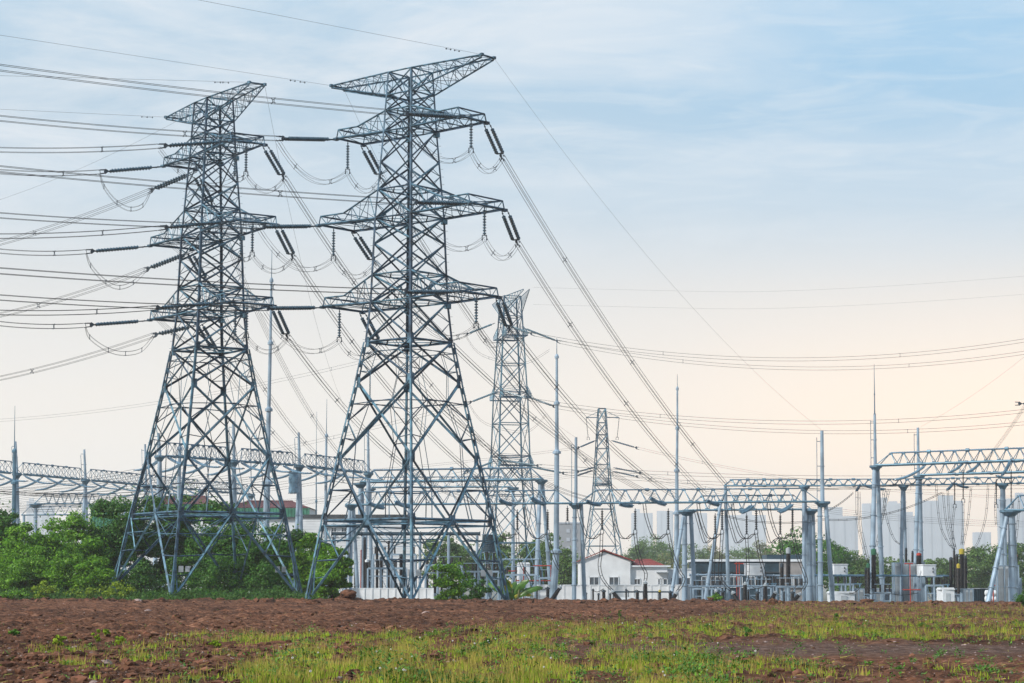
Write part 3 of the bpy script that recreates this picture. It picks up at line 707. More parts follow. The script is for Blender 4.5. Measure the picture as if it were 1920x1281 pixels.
# ------------------------------------------------------------------ the two farther pylons
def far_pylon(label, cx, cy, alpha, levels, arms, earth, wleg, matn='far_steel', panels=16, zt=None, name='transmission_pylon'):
    al = R(alpha); a = Vector((math.cos(al), -math.sin(al), 0)); l = Vector((math.sin(al), math.cos(al), 0)); c0 = Vector((cx, cy, GZ))
    root = thing(name, label, 'pylon', c0)
    def H(z):
        for (z0, h0), (z1, h1) in zip(levels, levels[1:]):
            if z <= z1: return h0 + (h1 - h0) * (z - z0) / (z1 - z0)
        return levels[-1][1]
    P = lambda x, y, z: c0 + a * x + l * y + Vector((0, 0, z))
    SG = [(-1, -1), (1, -1), (1, 1), (-1, 1)]; C = lambda k, z: P(SG[k][0] * H(z), SG[k][1] * H(z), z)
    top = levels[-1][0]
    for k in range(4):
        mb = MB(); o = (a * SG[k][0] + l * SG[k][1]).normalized()
        for (z0, h0), (z1, h1) in zip(levels, levels[1:]): mb.angle(C(k, z0), C(k, z1), wleg, None, o)
        obj('leg', mb, M[matn], root)
    zs = [0]; z = 0
    while z < top - .5: z += max(1.9, (2.05 if earth else 2.3) * H(z)); zs.append(min(z, top))
    if len(zs) > 2 and zs[-1] - zs[-2] < 1: zs.pop(-2)
    for fi in range(4):
        i, j = fi, (fi + 1) % 4; mb = MB(); out = (a * (SG[i][0] + SG[j][0]) + l * (SG[i][1] + SG[j][1])).normalized()
        for z0, z1 in zip(zs, zs[1:]):
            w = wleg * .52
            mb.angle(C(i, z0), C(j, z1), w, None, out); mb.angle(C(j, z0) - out * .1, C(i, z1) - out * .1, w, None, out)
            mb.angle(C(i, z1), C(j, z1), w * .9, None, out)
            if H(z0) > 3.2:
                m0 = (C(i, z0) + C(j, z0) + C(i, z1) + C(j, z1)) / 4
                mb.angle(C(i, (z0 + z1) / 2), C(i, z0).lerp(C(j, z1), .25), w * .6, None, out); mb.angle(C(j, (z0 + z1) / 2), C(j, z0).lerp(C(i, z1), .25), w * .6, None, out)
                mb.angle(C(i, (z0 + z1) / 2), C(j, z0).lerp(C(i, z1), .75), w * .6, None, out); mb.angle(C(j, (z0 + z1) / 2), C(i, z0).lerp(C(j, z1), .75), w * .6, None, out)
        obj('bracing', mb, M[matn], root)
    tips = {}
    for nm, z0, z1, L in arms:
        for s_ in (-1, 1):
            mb = MB(); e = a * s_; T = {}
            for s in (-1, 1):
                r0 = P(s_ * H(z0), s * H(z0), z0); r1 = P(s_ * H(z1), s * H(z1), z1); tp = P(s_ * (H(z0) + L), s * H(z0) * (1 if earth else .3), z0 + .1); tu = tp + Vector((0, 0, .6))
                mb.angle(r0, tp, wleg * .6, None, l * s); mb.angle(r1, tu, wleg * .5, None, l * s)
                for i in range(5):
                    mb.angle(r0.lerp(tp, i / 5), r1.lerp(tu, (i + 1) / 5), wleg * .28, None, l * s); mb.angle(r0.lerp(tp, (i + 1) / 5), r1.lerp(tu, (i + 1) / 5), wleg * .28, None, l * s)
                T[s] = (r0, r1, tp, tu)
            for i in range(5): mb.angle(T[-1][0].lerp(T[-1][2], i / 5), T[1][0].lerp(T[1][2], (i + 1) / 5), wleg * .28); mb.angle(T[-1][1].lerp(T[-1][3], i / 5), T[1][1].lerp(T[1][3], (i + 1) / 5), wleg * .28)
            mb.angle(T[-1][2], T[1][2], wleg * .6, None, e)
            obj('crossarm', mb, M[matn], root); tips[(nm, s_)] = (T[-1][2], T[1][2])
    if earth:
        z0, z1, L = earth
        for s_ in (-1, 1):
            mb = MB()
            for s in (-1, 1):
                r0 = P(s_ * H(z0), s * H(z0), z0); r1 = P(s_ * H(z1), s * H(z1), z1); tp = P(s_ * (H(z1) + L), s * .6, z1)
                mb.angle(r0, tp, wleg * .5, None, l * s); mb.angle(r1, tp + Vector((0, 0, .1)), wleg * .5, None, l * s)
                for i in range(7): mb.angle(r0.lerp(tp, i / 7), r1.lerp(tp, (i + 1) / 7), wleg * .26, None, l * s); mb.angle(r0.lerp(tp, (i + 1) / 7), r1.lerp(tp, (i + 1) / 7), wleg * .26, None, l * s)
            obj('earth_wire_arm', mb, M[matn], root)
    return root, tips, a, l, P
k3 = 430 / F_PX
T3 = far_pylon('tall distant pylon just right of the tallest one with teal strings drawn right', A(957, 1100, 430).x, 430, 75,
               [(0, 5.6), (26.5, 3.25), (40, 2.85), (53, 2.15), (60.6, 1.75)], [('lower', 26.5, 29.0, 2.2), ('middle', 40, 42.6, 2.6), ('upper', 52.2, 54.6, 3.0)], (57.2, 60.4, 10.5), .34)
for nm, (x0, y0), (x1, y1), (x2, y2), (xa, ya) in (('upper', (934, 604), (990, 622), (1000, 627), (1920, 617)), ('middle', (940, 732), (986, 748), (993, 749), (1920, 756)), ('lower', (935, 862), (1000, 871), (1012, 874), (1920, 886))):
    for q, (yy, dx, dy) in enumerate(((424, 0, 0), (438, 48, 14))):
        p = A(x0 + dx, y0 + dy * .8, yy); e = A(x2 + dx, y2 + dy, yy - 4)
        tension('teal insulator string on the %s %s crossarm of the distant tall pylon' % (('near', 'far')[q], nm), p, e, .8, 1.0, .22, 'strings on the distant pylons', .2, 'glassy')
        f = A(xa + 120, ya + (24 if q else 0), yy - 40)
        sg = {'upper': 5.2, 'middle': 4.0, 'lower': 1.5}[nm]
        bundle('conductor_bundle', 'twin conductor sagging from the %s %s crossarm of the distant tall pylon to the right' % (('near', 'far')[q], nm), 'power line', sagline(e, f, sg, 30), [Vector((0, 0, .3)), Vector((0, 0, -.3))], .030, (.25, .68), 'twin conductors sagging across the right half', sk=1.3)
    # the jumper swinging below and the string to the left
    p = A(x0 - 6, y0 + 2, 426); e = A(x0 - 62, y0 + 24, 424)
    tension('teal insulator string drawn left from the %s level of the distant tall pylon' % nm, p, e, .8, 1.0, .22, 'strings on the distant pylons', .2, 'glassy')
    bundle('jumper_cable', 'faint jumper loop at the %s level of the distant tall pylon' % nm, 'cable', spline([e, A(x0 - 30, y0 + 62, 428), A(x0 + 45, y0 + 78, 430), A(x2 + 30, y2 + 30, 432)]), [Vector((0, 0, .2)), Vector((0, 0, -.2))], .022, (.4, .7), 'jumper loops of the distant pylons')
    bundle('conductor_bundle', 'faint twin conductor running left from the %s level of the distant tall pylon' % nm, 'power line', sagline(e, A(-140, y0 + 190 if nm != 'lower' else 990, 560), 4, 24), [Vector((0, 0, .3)), Vector((0, 0, -.3))], .022, (.2, .5), 'faint conductors of the distant pylons')
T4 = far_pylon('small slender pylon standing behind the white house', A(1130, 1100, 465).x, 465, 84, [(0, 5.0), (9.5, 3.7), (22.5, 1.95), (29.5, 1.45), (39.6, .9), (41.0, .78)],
               [('lower', 24.4, 26.2, 1.4)], None, .24)
tt = MB(); z_ = A(1130, 783, 465).z
for s in (-1, 1):
    e = A(1130 + 31 * s, 783, 465); b_ = A(1130 + 8 * s, 783, 465); u_ = A(1130 + 8 * s, 772, 465); tt.tube(b_, e, .10, None, 5); tt.tube(u_, e, .05, None, 5)
obj('top_arm', tt, M['far_steel'], T4[0])
for s, nm in ((-1, 'left'), (1, 'right')):
    pilot('thin rod insulator hanging on the %s end of the small pylon top arm' % nm, A(1130 + 31 * s, 783, 465), A(1130 + 27 * s, 823, 465), .09, 'strings on the distant pylons', 'fitting')
for nm, (x0, y0), (x1, y1) in (('upper right', (1146, 826), (1194, 840)), ('lower right rear', (1150, 877), (1201, 887)), ('lower right front', (1150, 884), (1195, 894)), ('upper left', (1117, 826), (1084, 840)), ('lower left rear', (1115, 876), (1083, 885)), ('lower left front', (1112, 882), (1079, 893))):
    p, e = A(x0, y0, 463), A(x1, y1, 461)
    tension('thin dark insulator string at the %s of the small slender pylon' % nm, p, e, .5, .6, .12, 'strings on the distant pylons', .18, 'insulator')
    rt = 'right' in nm
    bundle('conductor_bundle', 'faint twin conductor leaving the small slender pylon at the %s' % nm, 'power line', sagline(e, A(2000 if rt else -120, y1 + (92 if rt else 60), 470), 3, 24), [Vector((0, 0, .2)), Vector((0, 0, -.2))], .02, (.15, .5), 'faint conductors of the distant pylons')
# faint lines high across the right
for i, (y0, ym, y1) in enumerate(((545, 548, 519), (577, 580, 553))):
    pts = spline([A(1000, y0 - 6, 520), A(1200, ym - 4, 520), A(1420, ym - 1, 520), A(1680, (ym + y1) / 2 + 2, 520), A(1960, y1 - 4, 520)], 6)
    earth_wire(('upper' if i == 0 else 'lower') + ' of two faint wires crossing the empty sky on the right', pts, .013)
earth_wire('faint wire rising from the plain mast column to the upper right', sagline(A(1727, 800, 365), A(1990, 610, 330), 1.0, 20), .013)
# right edge: string end and droppers of another pylon outside the frame
tension('dark string ending at the right edge above the tall gantries', A(1965, 757, 330), A(1908, 757, 331), .3, .8, .25, 'strings on the distant pylons')
bundle('conductor_bundle', 'twin conductor climbing from the tall gantry to the right edge', 'power line', sagline(A(1845, 868, 332), A(1935, 740, 330), .4, 12), bundle_offsets(Vector((1, .2, 0))), .016, (), 'conductors falling to the substation')
# ------------------------------------------------------------------ strings under the gantries
def sag_string(label, p, e, r0=.36, group='thick strings slung along the gantry beams', mat_='pale_steel'):
    p = Vector(p); e = Vector(e); ln = sagline(p, e, (e - p).length * .08, 10); root = thing('slung_insulator_string', label, 'insulator', p, group)
    d = (e - p).normalized(); h = Vector((d.y, -d.x, 0)).normalized() * .28
    for s in (-1, 1):
        mb = MB(); pts = []; rs = []
        fine = spline([q + h * s for q in ln], 5)
        for i, q in enumerate(fine): pts.append(q); rs.append(r0 * (.62 if i % 2 else 1) if 2 < i < len(fine) - 3 else .08)
        mb.path(pts, rs, 8); obj('insulator_discs', mb, M[mat_], root)
    for q in (p, e): mb = MB(); mb.bar(q - h, q + h, .14, .14); obj('yoke_plate', mb, M['fitting'], root)
M['string'] = mat('slate_glazed_porcelain', (.13, .25, .36), .3, 0, .2, 2, .5)
NAMES_M = ['first', 'second', 'third', 'fourth', 'fifth', 'sixth', 'seventh', 'eighth']
for i, (x0, y0, x1, y1) in enumerate(((690, 942, 722, 952), (740, 940, 772, 950), (935, 936, 962, 946), (995, 932, 1024, 946), (1098, 939, 1128, 946), (1160, 944, 1188, 948), (1218, 933, 1250, 946), (1324, 938, 1350, 946))):
    sag_string('thick slung insulator string on the main gantry beam, %s from its left end' % NAMES_M[i], A(x0, y0, GY(x0) - 1.3), A(x1, y1, GY(x1) - 1.0), mat_='string')
for i, (x0, y0, x1, y1, Y) in enumerate(((1408, 948, 1386, 960, 347), (1414, 948, 1390, 962, 346), (1483, 946, 1458, 959, 345), (1487, 946, 1462, 961, 344))):
    sag_string('%s slung string dropping left below the shorter gantry beam, counted from the left' % NAMES_M[i], A(x0, y0, Y), A(x1, y1, Y), .24, mat_='string')
for i, (x0, y0, x1, y1, Y) in enumerate(((1613, 908, 1605, 921, 343), (1618, 908, 1660, 917, 344), (1788, 905, 1775, 919, 338), (1790, 906, 1816, 914, 339), (1735, 873, 1675, 900, 336), (1806, 868, 1780, 886, 334), (1838, 868, 1812, 886, 333), (1895, 862, 1878, 892, 330), (1868, 892, 1900, 895, 338))):
    sag_string('slung string of the tall right gantries, %s' % ('the short one left of the second column', 'long one reaching right to the second column', 'short one left of the third bay', 'long one in the third bay', 'longest one beside the plain mast', 'lower one in the middle of the beam', 'upper one in the middle of the beam', 'steep one near the edge', 'flat one near the edge')[i], A(x0, y0, Y), A(x1, y1, Y), .22, mat_='string')
k = 0
for (p0, Y0), (p1, Y1), nm in [(RA[0], RA[1], 'edge bay of the far left row'), (RA[1], RA[2], 'second bay of the far left row'), (RA[2], RA[3], 'third bay of the far left row'), (RA[3], RA[4], 'fourth bay of the far left row'), (RB[0], RB[1], 'first bay of the nearer left row'), (RB[1], RB[2], 'second bay of the nearer left row'), (RB[2], RB[3], 'third bay of the nearer left row')]:
    for i, t in enumerate((.1, .42, .74)):
        z = zA - .2; p = rowp(p0, Y0, z).lerp(rowp(p1, Y1, z), t); w3 = ('near', 'middle', 'far')[i]
        d = (rowp(p1, Y1, z) - rowp(p0, Y0, z)).normalized(); n = Vector((d.y, -d.x, 0))
        sag_string('dark string reaching right under the %s, %s one' % (nm, w3), p, p + n * 6.0 - Vector((0, 0, 1.5)), .16, 'dark strings under the left gantry rows', 'string')
        sag_string('dark string reaching left under the %s, %s one' % (nm, w3), p - n * 1.0, p - n * 7.0 - Vector((0, 0, 1.9)), .16, 'dark strings under the left gantry rows', 'string')
        q = p - n * 7.0 - Vector((0, 0, 1.9)); q2 = q - n * 60 - Vector((0, 0, 1.0))
        bundle('busbar_conductor', 'busbar conductor strung left from the %s, %s one' % (nm, w3), 'power line', sagline(q, q2, 1.6, 14), [Vector((0, 0, .2)), Vector((0, 0, -.2))], .025, (.3, .7), 'busbar conductors between the left gantry rows')
# ------------------------------------------------------------------ hanging strings and droppers on the right
def dropper(label, px_pts, Y, gap=.42, r=.058, per=7, group='twin dropper cables under the gantries', n_sp=5, matn='rubber'):
    pts = spline([A(x, y, Y) for x, y in px_pts], per)
    return bundle('dropper_cable', label, 'cable', pts, [Vector((-gap / 2, -.12, 0)), Vector((gap / 2, .12, 0))], r, [(i + .5) / n_sp for i in range(n_sp)], group, matn, 1.0)
HANG = [(970, 955, 998, 333, 'at the right foot of the tallest pylon'), (1027, 955, 998, 332, 'left of the white footed mast'), (1129, 953, 998, 331, 'beside the middle columns of the main gantry'), (1191, 953, 998, 330, 'over the ridge of the white house'), (1253, 953, 998, 329, 'over the right wing of the white house'),
        (1354, 953, 998, 327.5, 'by the leaning brace of the high gantry'), (1341, 962, 1006, 346, 'left of the leaning brace of the high gantry'), (1418, 953, 998, 326, 'in front of the dark building'), (1400, 962, 1006, 345, 'over the white cabinet by the dark building'), (1486, 952, 998, 325, 'nearest the right end of the main gantry'), (1463, 962, 1006, 344, 'over the black bushing by the dark building'), (1064, 948, 981, 345, 'hanging free between the mast and the middle columns')]
for x, y0, y1, Y, w in HANG: pilot('black hanging insulator string %s' % w, A(x, y0, Y), A(x, y1, Y), .22, 'hanging strings under the gantries', 'bushing', .26)
for x, y0, y1, Y, w in HANG[:-1]:
    o = 45 if Y < 340 else 38
    dropper('twin dropper looping to the string %s' % w, [(x - o, 944 if Y < 340 else 955, ), (x - o + 4, 970), (x - o + 16, y1 + 6), (x - 16, y1 + 12), (x - 7, y1 + 5), (x, y1 + 3)], Y - .4)
for i, path in {0: [(970, 1001), (972, 1035), (978, 1060), (990, 1080), (998, 1095)], 1: [(1027, 1001), (1033, 1030), (1043, 1058), (1054, 1076), (1055, 1088), (1050, 1099)], 2: [(1128, 1001), (1127, 1035), (1124, 1060), (1128, 1081), (1138, 1097), (1148, 1107)],
             3: [(1191, 1001), (1195, 1030), (1204, 1060), (1211, 1075), (1210, 1089)], 4: [(1254, 1001), (1262, 1040), (1274, 1070), (1282, 1084), (1278, 1098), (1270, 1109)], 5: [(1354, 1001), (1351, 1050), (1350, 1082), (1361, 1099), (1372, 1109)], 6: [(1341, 1009), (1338, 1050), (1338, 1090), (1342, 1104)],
             7: [(1418, 1001), (1424, 1040), (1432, 1070), (1436, 1092)], 8: [(1400, 1009), (1402, 1050), (1402, 1078), (1398, 1092)], 9: [(1487, 1001), (1495, 1040), (1508, 1075), (1512, 1092), (1504, 1108)], 10: [(1463, 1009), (1466, 1035), (1467, 1056)]}.items():
    dropper('twin dropper descending from the string %s' % HANG[i][4], path, HANG[i][3] - .4, n_sp=6)
RD = [([(1606, 922), (1608, 980), (1622, 1040), (1629, 1056)], 342, 'outer'), ([(1611, 922), (1614, 985), (1625, 1035), (1630, 1056)], 341, 'inner'), ([(1668, 917), (1655, 970), (1646, 1010), (1643, 1024)], 345, 'crossing'), ([(1655, 917), (1662, 970), (1676, 1010), (1690, 1022)], 345.5, 'long slack'), ([(1662, 917), (1656, 958), (1652, 985)], 346, 'short'),
      ([(1755, 905), (1762, 980), (1778, 1018), (1790, 1030)], 340, 'leftmost'), ([(1768, 923), (1775, 985), (1788, 1028)], 339, 'second'), ([(1777, 920), (1781, 980), (1792, 1030)], 339.5, 'third'), ([(1790, 950), (1786, 990), (1790, 1026)], 340.2, 'fourth'), ([(1806, 942), (1806, 985), (1803, 1022)], 338.5, 'fifth'), ([(1821, 913), (1815, 975), (1806, 1022)], 339, 'sixth'), ([(1853, 905), (1848, 970), (1832, 1020), (1812, 1036)], 338, 'rightmost'),
      ([(1899, 940), (1896, 985), (1896, 1028)], 331, 'straight edge'), ([(1911, 935), (1908, 985), (1903, 1026)], 331.5, 'curved edge'), ([(1868, 905), (1866, 950), (1868, 985)], 337, 'short edge')]
for pth, Y, w in RD: dropper('%s thin twin dropper under the tall right gantries' % w, pth, Y, .30, .03, n_sp=6, group='thin droppers on the right', matn='wire')
for x, y0, y1, Y, w in ((1790, 900, 950, 339, 'left'), (1806, 880, 940, 338, 'middle'), (1896, 880, 950, 331, 'right'), (1868, 898, 950, 336, 'short')):
    pilot('%s of the long rod insulators hanging under the tall right gantries' % w, A(x, y0, Y), A(x, y1, Y), .13, 'hanging strings under the gantries', 'bushing', .2)
for i, (p, q) in enumerate(((A(1545, 961, 342), A(1600, 924, 342)), (A(1540, 974, 345), A(1766, 924, 339)), (A(1510, 918, 340), A(1735, 905, 338)), (A(1360, 968, 346), A(1545, 974, 345)))):
    bundle('busbar_conductor', ('beaded short cable climbing left to right below the thin high gantry', 'long dark cable sagging behind the columns to the right', 'taut cable close below the thin high gantry', 'low sagging cable joining the two right gantries')[i], 'power line', sagline(p, q, (.3, 1.4, .2, .8)[i], 20), [Vector((0, 0, .1)), Vector((0, 0, -.1))], .035, [j / 14 for j in range(1, 14)] if i < 2 else (), 'busbar conductors on the right')
# ------------------------------------------------------------------ substation equipment
def ground_at(px, Y): return G(px, Y)
def termination(label, tip, foot, r=.42, group='black cable sealing ends'):
    tip = Vector(tip); foot = Vector(foot); d = (tip - foot).normalized(); L_ = (tip - foot).length
    root = thing('cable_sealing_end', label, 'cable terminal', foot, group)
    mb = MB(); mb.discs(foot, tip - d * .35, .2, r, r * .78, 10)
    # taper towards the tip
    mb.v = [tuple(foot + d * (Vector(v) - foot).dot(d) + ((Vector(v) - foot) - d * (Vector(v) - foot).dot(d)) * (1.12 - .4 * max(0, (Vector(v) - foot).dot(d)) / L_)) for v in mb.v]
    obj('ribbed_bushing', mb, M['bushing'], root)
    mb = MB(); mb.lathe(tip - d * .42, tip + d * .1, [(0, r * .8), (.1, r * .95), (.18, r * .62), (.26, r * .85), (.34, r * .4), (.52, r * .2)], 12); obj('metal_cap', mb, M['grey_panel'], root)
    mb = MB(); b_ = foot.copy(); b_.z = GZ
    if (foot.z - GZ) > .3:
        mb.tube(b_ - d * 0, foot, .22, .3, 8); mb.box((b_.x, b_.y, GZ + .05), (.8, .8, .1)); obj('pedestal', mb, M['pole'], root)
    return root
for i, (tx, ty, fx, fy, Y, w) in enumerate(((1052, 1099, 1031, 1131, 331, 'leaning right at the foot of the white footed mast'), (1147, 1107, 1167, 1133, 330, 'leaning left in front of the white house gable'), (1210, 1090, 1210, 1133, 329, 'upright in front of the white house wing'), (1270, 1110, 1256, 1133, 328, 'leaning right beside the braced column'),
                                          (1373, 1109, 1388, 1136, 326, 'leaning left below the dark building'), (1341, 1106, 1353, 1128, 345, 'small and slanting behind the green bush'), (1397, 1092, 1397, 1136, 327, 'upright left of the white cabinet'), (1435, 1094, 1435, 1138, 325, 'upright at the right of the white cabinet'),
                                          (1456, 1109, 1439, 1137, 330, 'leaning right behind the upright pair'), (1501, 1112, 1481, 1139, 324, 'leaning right nearest the big double column'))):
    f = A(fx, fy, Y); f.z = max(f.z, GZ + .02); termination('black ribbed cable sealing end %s' % w, A(tx, ty, Y), f)
def post(label, px, ytop, Y, r=.24, capm=None, caph=.5, h_base=.2, stand=0.0, capr=1.5, group='black post insulators', wires=None):
    f = G(px, Y); t = A(px, ytop, Y); root = thing('post_insulator', label, 'insulator', f, group)
    z0 = GZ + h_base + stand
    if stand:
        mb = MB(); mb.tube(f, (f.x, f.y, z0), r * .7, r * .7, 8); mb.box((f.x, f.y, GZ + .04), (r * 4, r * 4, .08)); mb.box((f.x, f.y, z0 - .06), (r * 3.4, r * 3.4, .12)); obj('pedestal', mb, M['pole'], root)
    else:
        mb = MB(); mb.box((f.x, f.y, GZ + h_base / 2), (r * 3.4, r * 3.4, h_base)); obj('base_plate', mb, M['pole'], root)
    mb = MB(); tt = t - Vector((0, 0, caph)); mb.discs((f.x, f.y, z0), tt, .2, r, r * .74, 10); obj('ribbed_bushing', mb, M['bushing'], root)
    mb = MB(); mb.tube(tt, t, r * capr * .8, r * capr * .8, 10); mb.tube(t, t + Vector((0, 0, .12)), r * .6, r * .3, 6); obj('cap', mb, M[capm or 'fitting'], root)
    return root
PT = [(1007, 1106, 332, .13, 'thin black post left of the sealing end by the banana plant'), (1027, 1102, 331, .3, 'stout black post beside the banana plant'), (1112, 1105, 331, .16, 'thin black post right of the middle double column'), (1132, 1107, 330, .3, 'stout black post before the gable windows'), (1174, 1105, 330, .15, 'thin black post before the gable corner'), (1195, 1108, 330, .3, 'stout black post left of the upright sealing end'),
      (1237, 1107, 329, .17, 'thin black post with a yellow spot on top'), (1257, 1109, 329, .3, 'stout black post left of the braced column'), (1355, 1108, 327, .34, 'stout black post beside the green bush'), (1403, 1106, 328, .17, 'thin black post right of the upright sealing end'), (1420, 1110, 326, .34, 'stout black post between the two upright sealing ends'), (1470, 1110, 327, .16, 'thin black post before the big double column'), (1486, 1110, 325.5, .32, 'stout black post at the right sealing end')]
for px, yt, Y, r, w in PT: post(w, px, yt, Y, r, 'yellow_cap' if 'yellow' in w else None, .25)
for px, yt, Y, w in ((1099, 1112, 345, 'tiny dark post behind the middle double column'), (1122, 1113, 345, 'tiny dark post with a flat cap before the low wall'), (1144, 1113, 345, 'tiny dark post before the right gable window'), (1300, 1086, 362, 'slim dark post at the left end of the dark building'), (1311, 1086, 363, 'second slim dark post at the left end of the dark building'), (1424, 1082, 362, 'slim dark post right of the white cabinet before the dark building'), (1452, 1084, 361, 'slim dark post at the pale end of the dark building')):
    post(w, px, yt, Y, .16, None, .2)
post('tall black bushing column with a grey head in front of the dark building', 1478, 1028, 348, .42, 'grey_panel', .85, .2, 3.3, 1.2, 'tall capped bushings')
post('black bushing below the end of the short gantry dropper', 1466, 1057, 350, .36, 'fitting', .6, .2, 2.6, 1.1, 'tall capped bushings')
post('tall black bushing with a bright green head beside the spiked mast', 1638, 1030, 334, .44, 'green_cap', .85, .2, 2.4, 1.2, 'tall capped bushings')
post('small black bushing with a green head left of the tall green one', 1628, 1057, 333, .32, 'green_cap', .6, .2, 1.6, 1.15, 'tall capped bushings')
post('plain black bushing left of the green headed pair', 1623, 1066, 336, .2, None, .3, .2, 1.2, 1.0, 'tall capped bushings')
post('tall black bushing with a yellow head in the right cluster', 1803, 1030, 332, .44, 'yellow_cap', .75, .2, 2.4, 1.2, 'tall capped bushings')
post('small bushing with a yellow head low in the right cluster', 1797, 1058, 330, .3, 'yellow_cap', .6, .2, 1.6, 1.15, 'tall capped bushings')
for i, (x, y, Y) in enumerate(((1783, 1046, 338), (1789, 1029, 339), (1810, 1043, 338), (1794, 1040, 341))):
    post('%s dark column of the clustered bushings on the right' % ('leftmost', 'tallest thin', 'rightmost', 'hindmost')[i], x, y, Y, (.36, .2, .34, .3)[i], 'fitting', .3, .2, 1.8, 1.0, 'tall capped bushings')
for x, y, Y, w in ((1699, 1028, 343, 'thin black bushing on top of the big grey panel bank'), (1711, 1034, 342, 'stout black bushing on top of the big grey panel bank')):
    post(w, x, y, Y, .22, 'fitting', .2, 5.0, 0, 1.0, 'tall capped bushings')
post('brown headed bushing at the foot of the plain mast column', 1723, 1038, 341, .5, 'red', .3, 4.6, 0, 1.0, 'tall capped bushings')
post('brown headed bushing behind the edge columns', 1903, 1040, 326, .5, 'red', .3, 4.2, 0, 1.0, 'tall capped bushings')
# circuit breaker cabinets on a long rail
def cabinet(label, x0, x1, y0, y1, Y):
    a_, b_ = A(x0, y1, Y), A(x1, y0, Y); w = b_.x - a_.x; h = b_.z - a_.z; c = (a_ + b_) / 2
    root = thing('breaker_cabinet', label, 'cabinet', (c.x, Y, GZ), 'white breaker cabinets')
    mb = MB(); mb.box((c.x, Y, c.z), (w, 2.2, h), R(12), .25); mb.box((c.x, Y, b_.z + .05), (w * 1.06, 2.35, .16), R(12), .25); obj('body', mb, M['white'], root)
    mb = MB(); mb.box((c.x - w * .26, Y - 1.1, c.z), (.22, .2, h * .78), R(12)); obj('door_gap', mb, M['rubber'], root)
    mb = MB()
    for k in (-.12, .18): mb.box((c.x + w * .33, Y - 1.06, c.z + h * k), (.16, .1, .3), R(12))
    obj('handle', mb, M['fitting'], root)
    for s in (-1, 1):
        for q in (-1, 1):
            mb = MB(); mb.tube((c.x + s * w * .4, Y + q * .7, GZ), (c.x + s * w * .4, Y + q * .7, a_.z), .16, None, 8); obj('leg', mb, M['pole'], root)
    for k in range(4):
        mb = MB(); x = c.x + w * (.75 + .16 * k); z1 = a_.z - .15; mb.discs((x, Y - .2, z1 - 1.1), (x, Y - .2, z1), .16, .17, .11, 8); obj('small_insulator', mb, M['bushing'], root)
    mb = MB(); mb.bar((c.x + w * .6, Y - .2, a_.z - 1.35), (c.x + w * 1.4, Y - .2, a_.z - 1.35), .2, .2)
    for k in (.7, 1.28): mb.tube((c.x + w * k, Y - .2, GZ), (c.x + w * k, Y - .2, a_.z - 1.35), .14, None, 8)
    mb.tube((c.x - w * .1, Y, a_.z), (c.x + w * .15, Y - .4, GZ + 1), .07, None, 6)
    obj('support_frame', mb, M['pale_steel'], root)
cabinet('white breaker cabinet on the rail in front of the dark building', 1398, 1431, 1058, 1079, 352)
cabinet('white breaker cabinet on the rail right of the big double column', 1556, 1587, 1059, 1079, 350)
cabinet('white breaker cabinet on the rail before the big grey panel bank', 1722, 1752, 1060, 1080, 336)
def rail(label, x0, y0, x1, y1, Y, r, n, matn='pole', z=None):
    p, q = A(x0, y0, Y), A(x1, y1, Y); root = thing('pipe_rail', label, 'pipe', p, 'horizontal pipe rails'); mb = MB(); mb.tube(p, q, r, None, 10)
    for i in range(n * 2 + 1): c = p.lerp(q, i / (n * 2)); mb.tube(c - Vector((.06, 0, 0)), c + Vector((.06, 0, 0)), r * 1.5, None, 10)
    obj('pipe', mb, M[matn], root)
    for i in range(n + 1):
        c = p.lerp(q, (i + .1) / (n + .2)); mb = MB(); mb.tube((c.x, c.y, GZ), c, r * .8, None, 8); mb.box((c.x, c.y, GZ + .05), (.6, .6, .1)); obj('leg', mb, M['pole'], root)
rail('long grey pipe rail across the front of the dark building', 1293, 1078, 1514, 1080, 355, .17, 7)
rail('long grey pipe rail carrying the two right breaker cabinets', 1528, 1079, 1786, 1080, 339, .17, 8, 'pale_steel')
rail('lower whitish pipe rail before the dark building windows', 1292, 1100, 1454, 1099, 342, .14, 5, 'pole')
rail('dark pipe rail among the legs of the tallest pylon', 622, 1001, 900, 1001, 365, .30, 5, 'slate')
rail('thin pipe rail right of the tallest pylon', 936, 1049, 1010, 1049, 356, .12, 3, 'pole')
def lowbox(label, x0, x1, y0, y1, Y, matn='white', roof=True, name='equipment_box', cat='cabinet', dep=2.6):
    a_, b_ = A(x0, y1, Y), A(x1, y0, Y); w = b_.x - a_.x; z0 = max(GZ, a_.z); root = thing(name, label, cat, ((a_.x + b_.x) / 2, Y, GZ), 'low white boxes')
    cx = (a_.x + b_.x) / 2
    mb = MB(); mb.box((cx, Y, (GZ + b_.z - .3) / 2), (w * .92, dep, b_.z - .3 - GZ), R(8), .06); obj('body', mb, M[matn], root)
    mb = MB(); pr = [(-w / 2 - .1, 0), (w / 2 + .1, 0), (w / 2 - .1, .32), (-w / 2 + .1, .32)]
    vs = [(cx + x, Y + y, b_.z - .3 + z) for y in (-dep / 2 - .1, dep / 2 + .1) for x, z in pr]; mb.add(vs, [(0, 1, 2, 3), (7, 6, 5, 4)] + [(i, 4 + i, 4 + (i + 1) % 4, (i + 1) % 4) for i in range(4)])
    obj('lid', mb, M['white'], root)
    mb = MB(); mb.box((cx, Y - dep / 2 - .02, GZ + (b_.z - GZ) * .45), (w * .35, .04, (b_.z - GZ) * .5), 0); obj('door', mb, M['grey_panel'], root)
lowbox('long low white box with a lid right of the big double column', 1553, 1601, 1109, 1132, 332)
lowbox('white cabinet with a sloping lid right of the grey panel bank', 1760, 1786, 1102, 1127, 326)
lowbox('low white box behind the stout posts before the white house', 1154, 1214, 1120, 1130, 337)
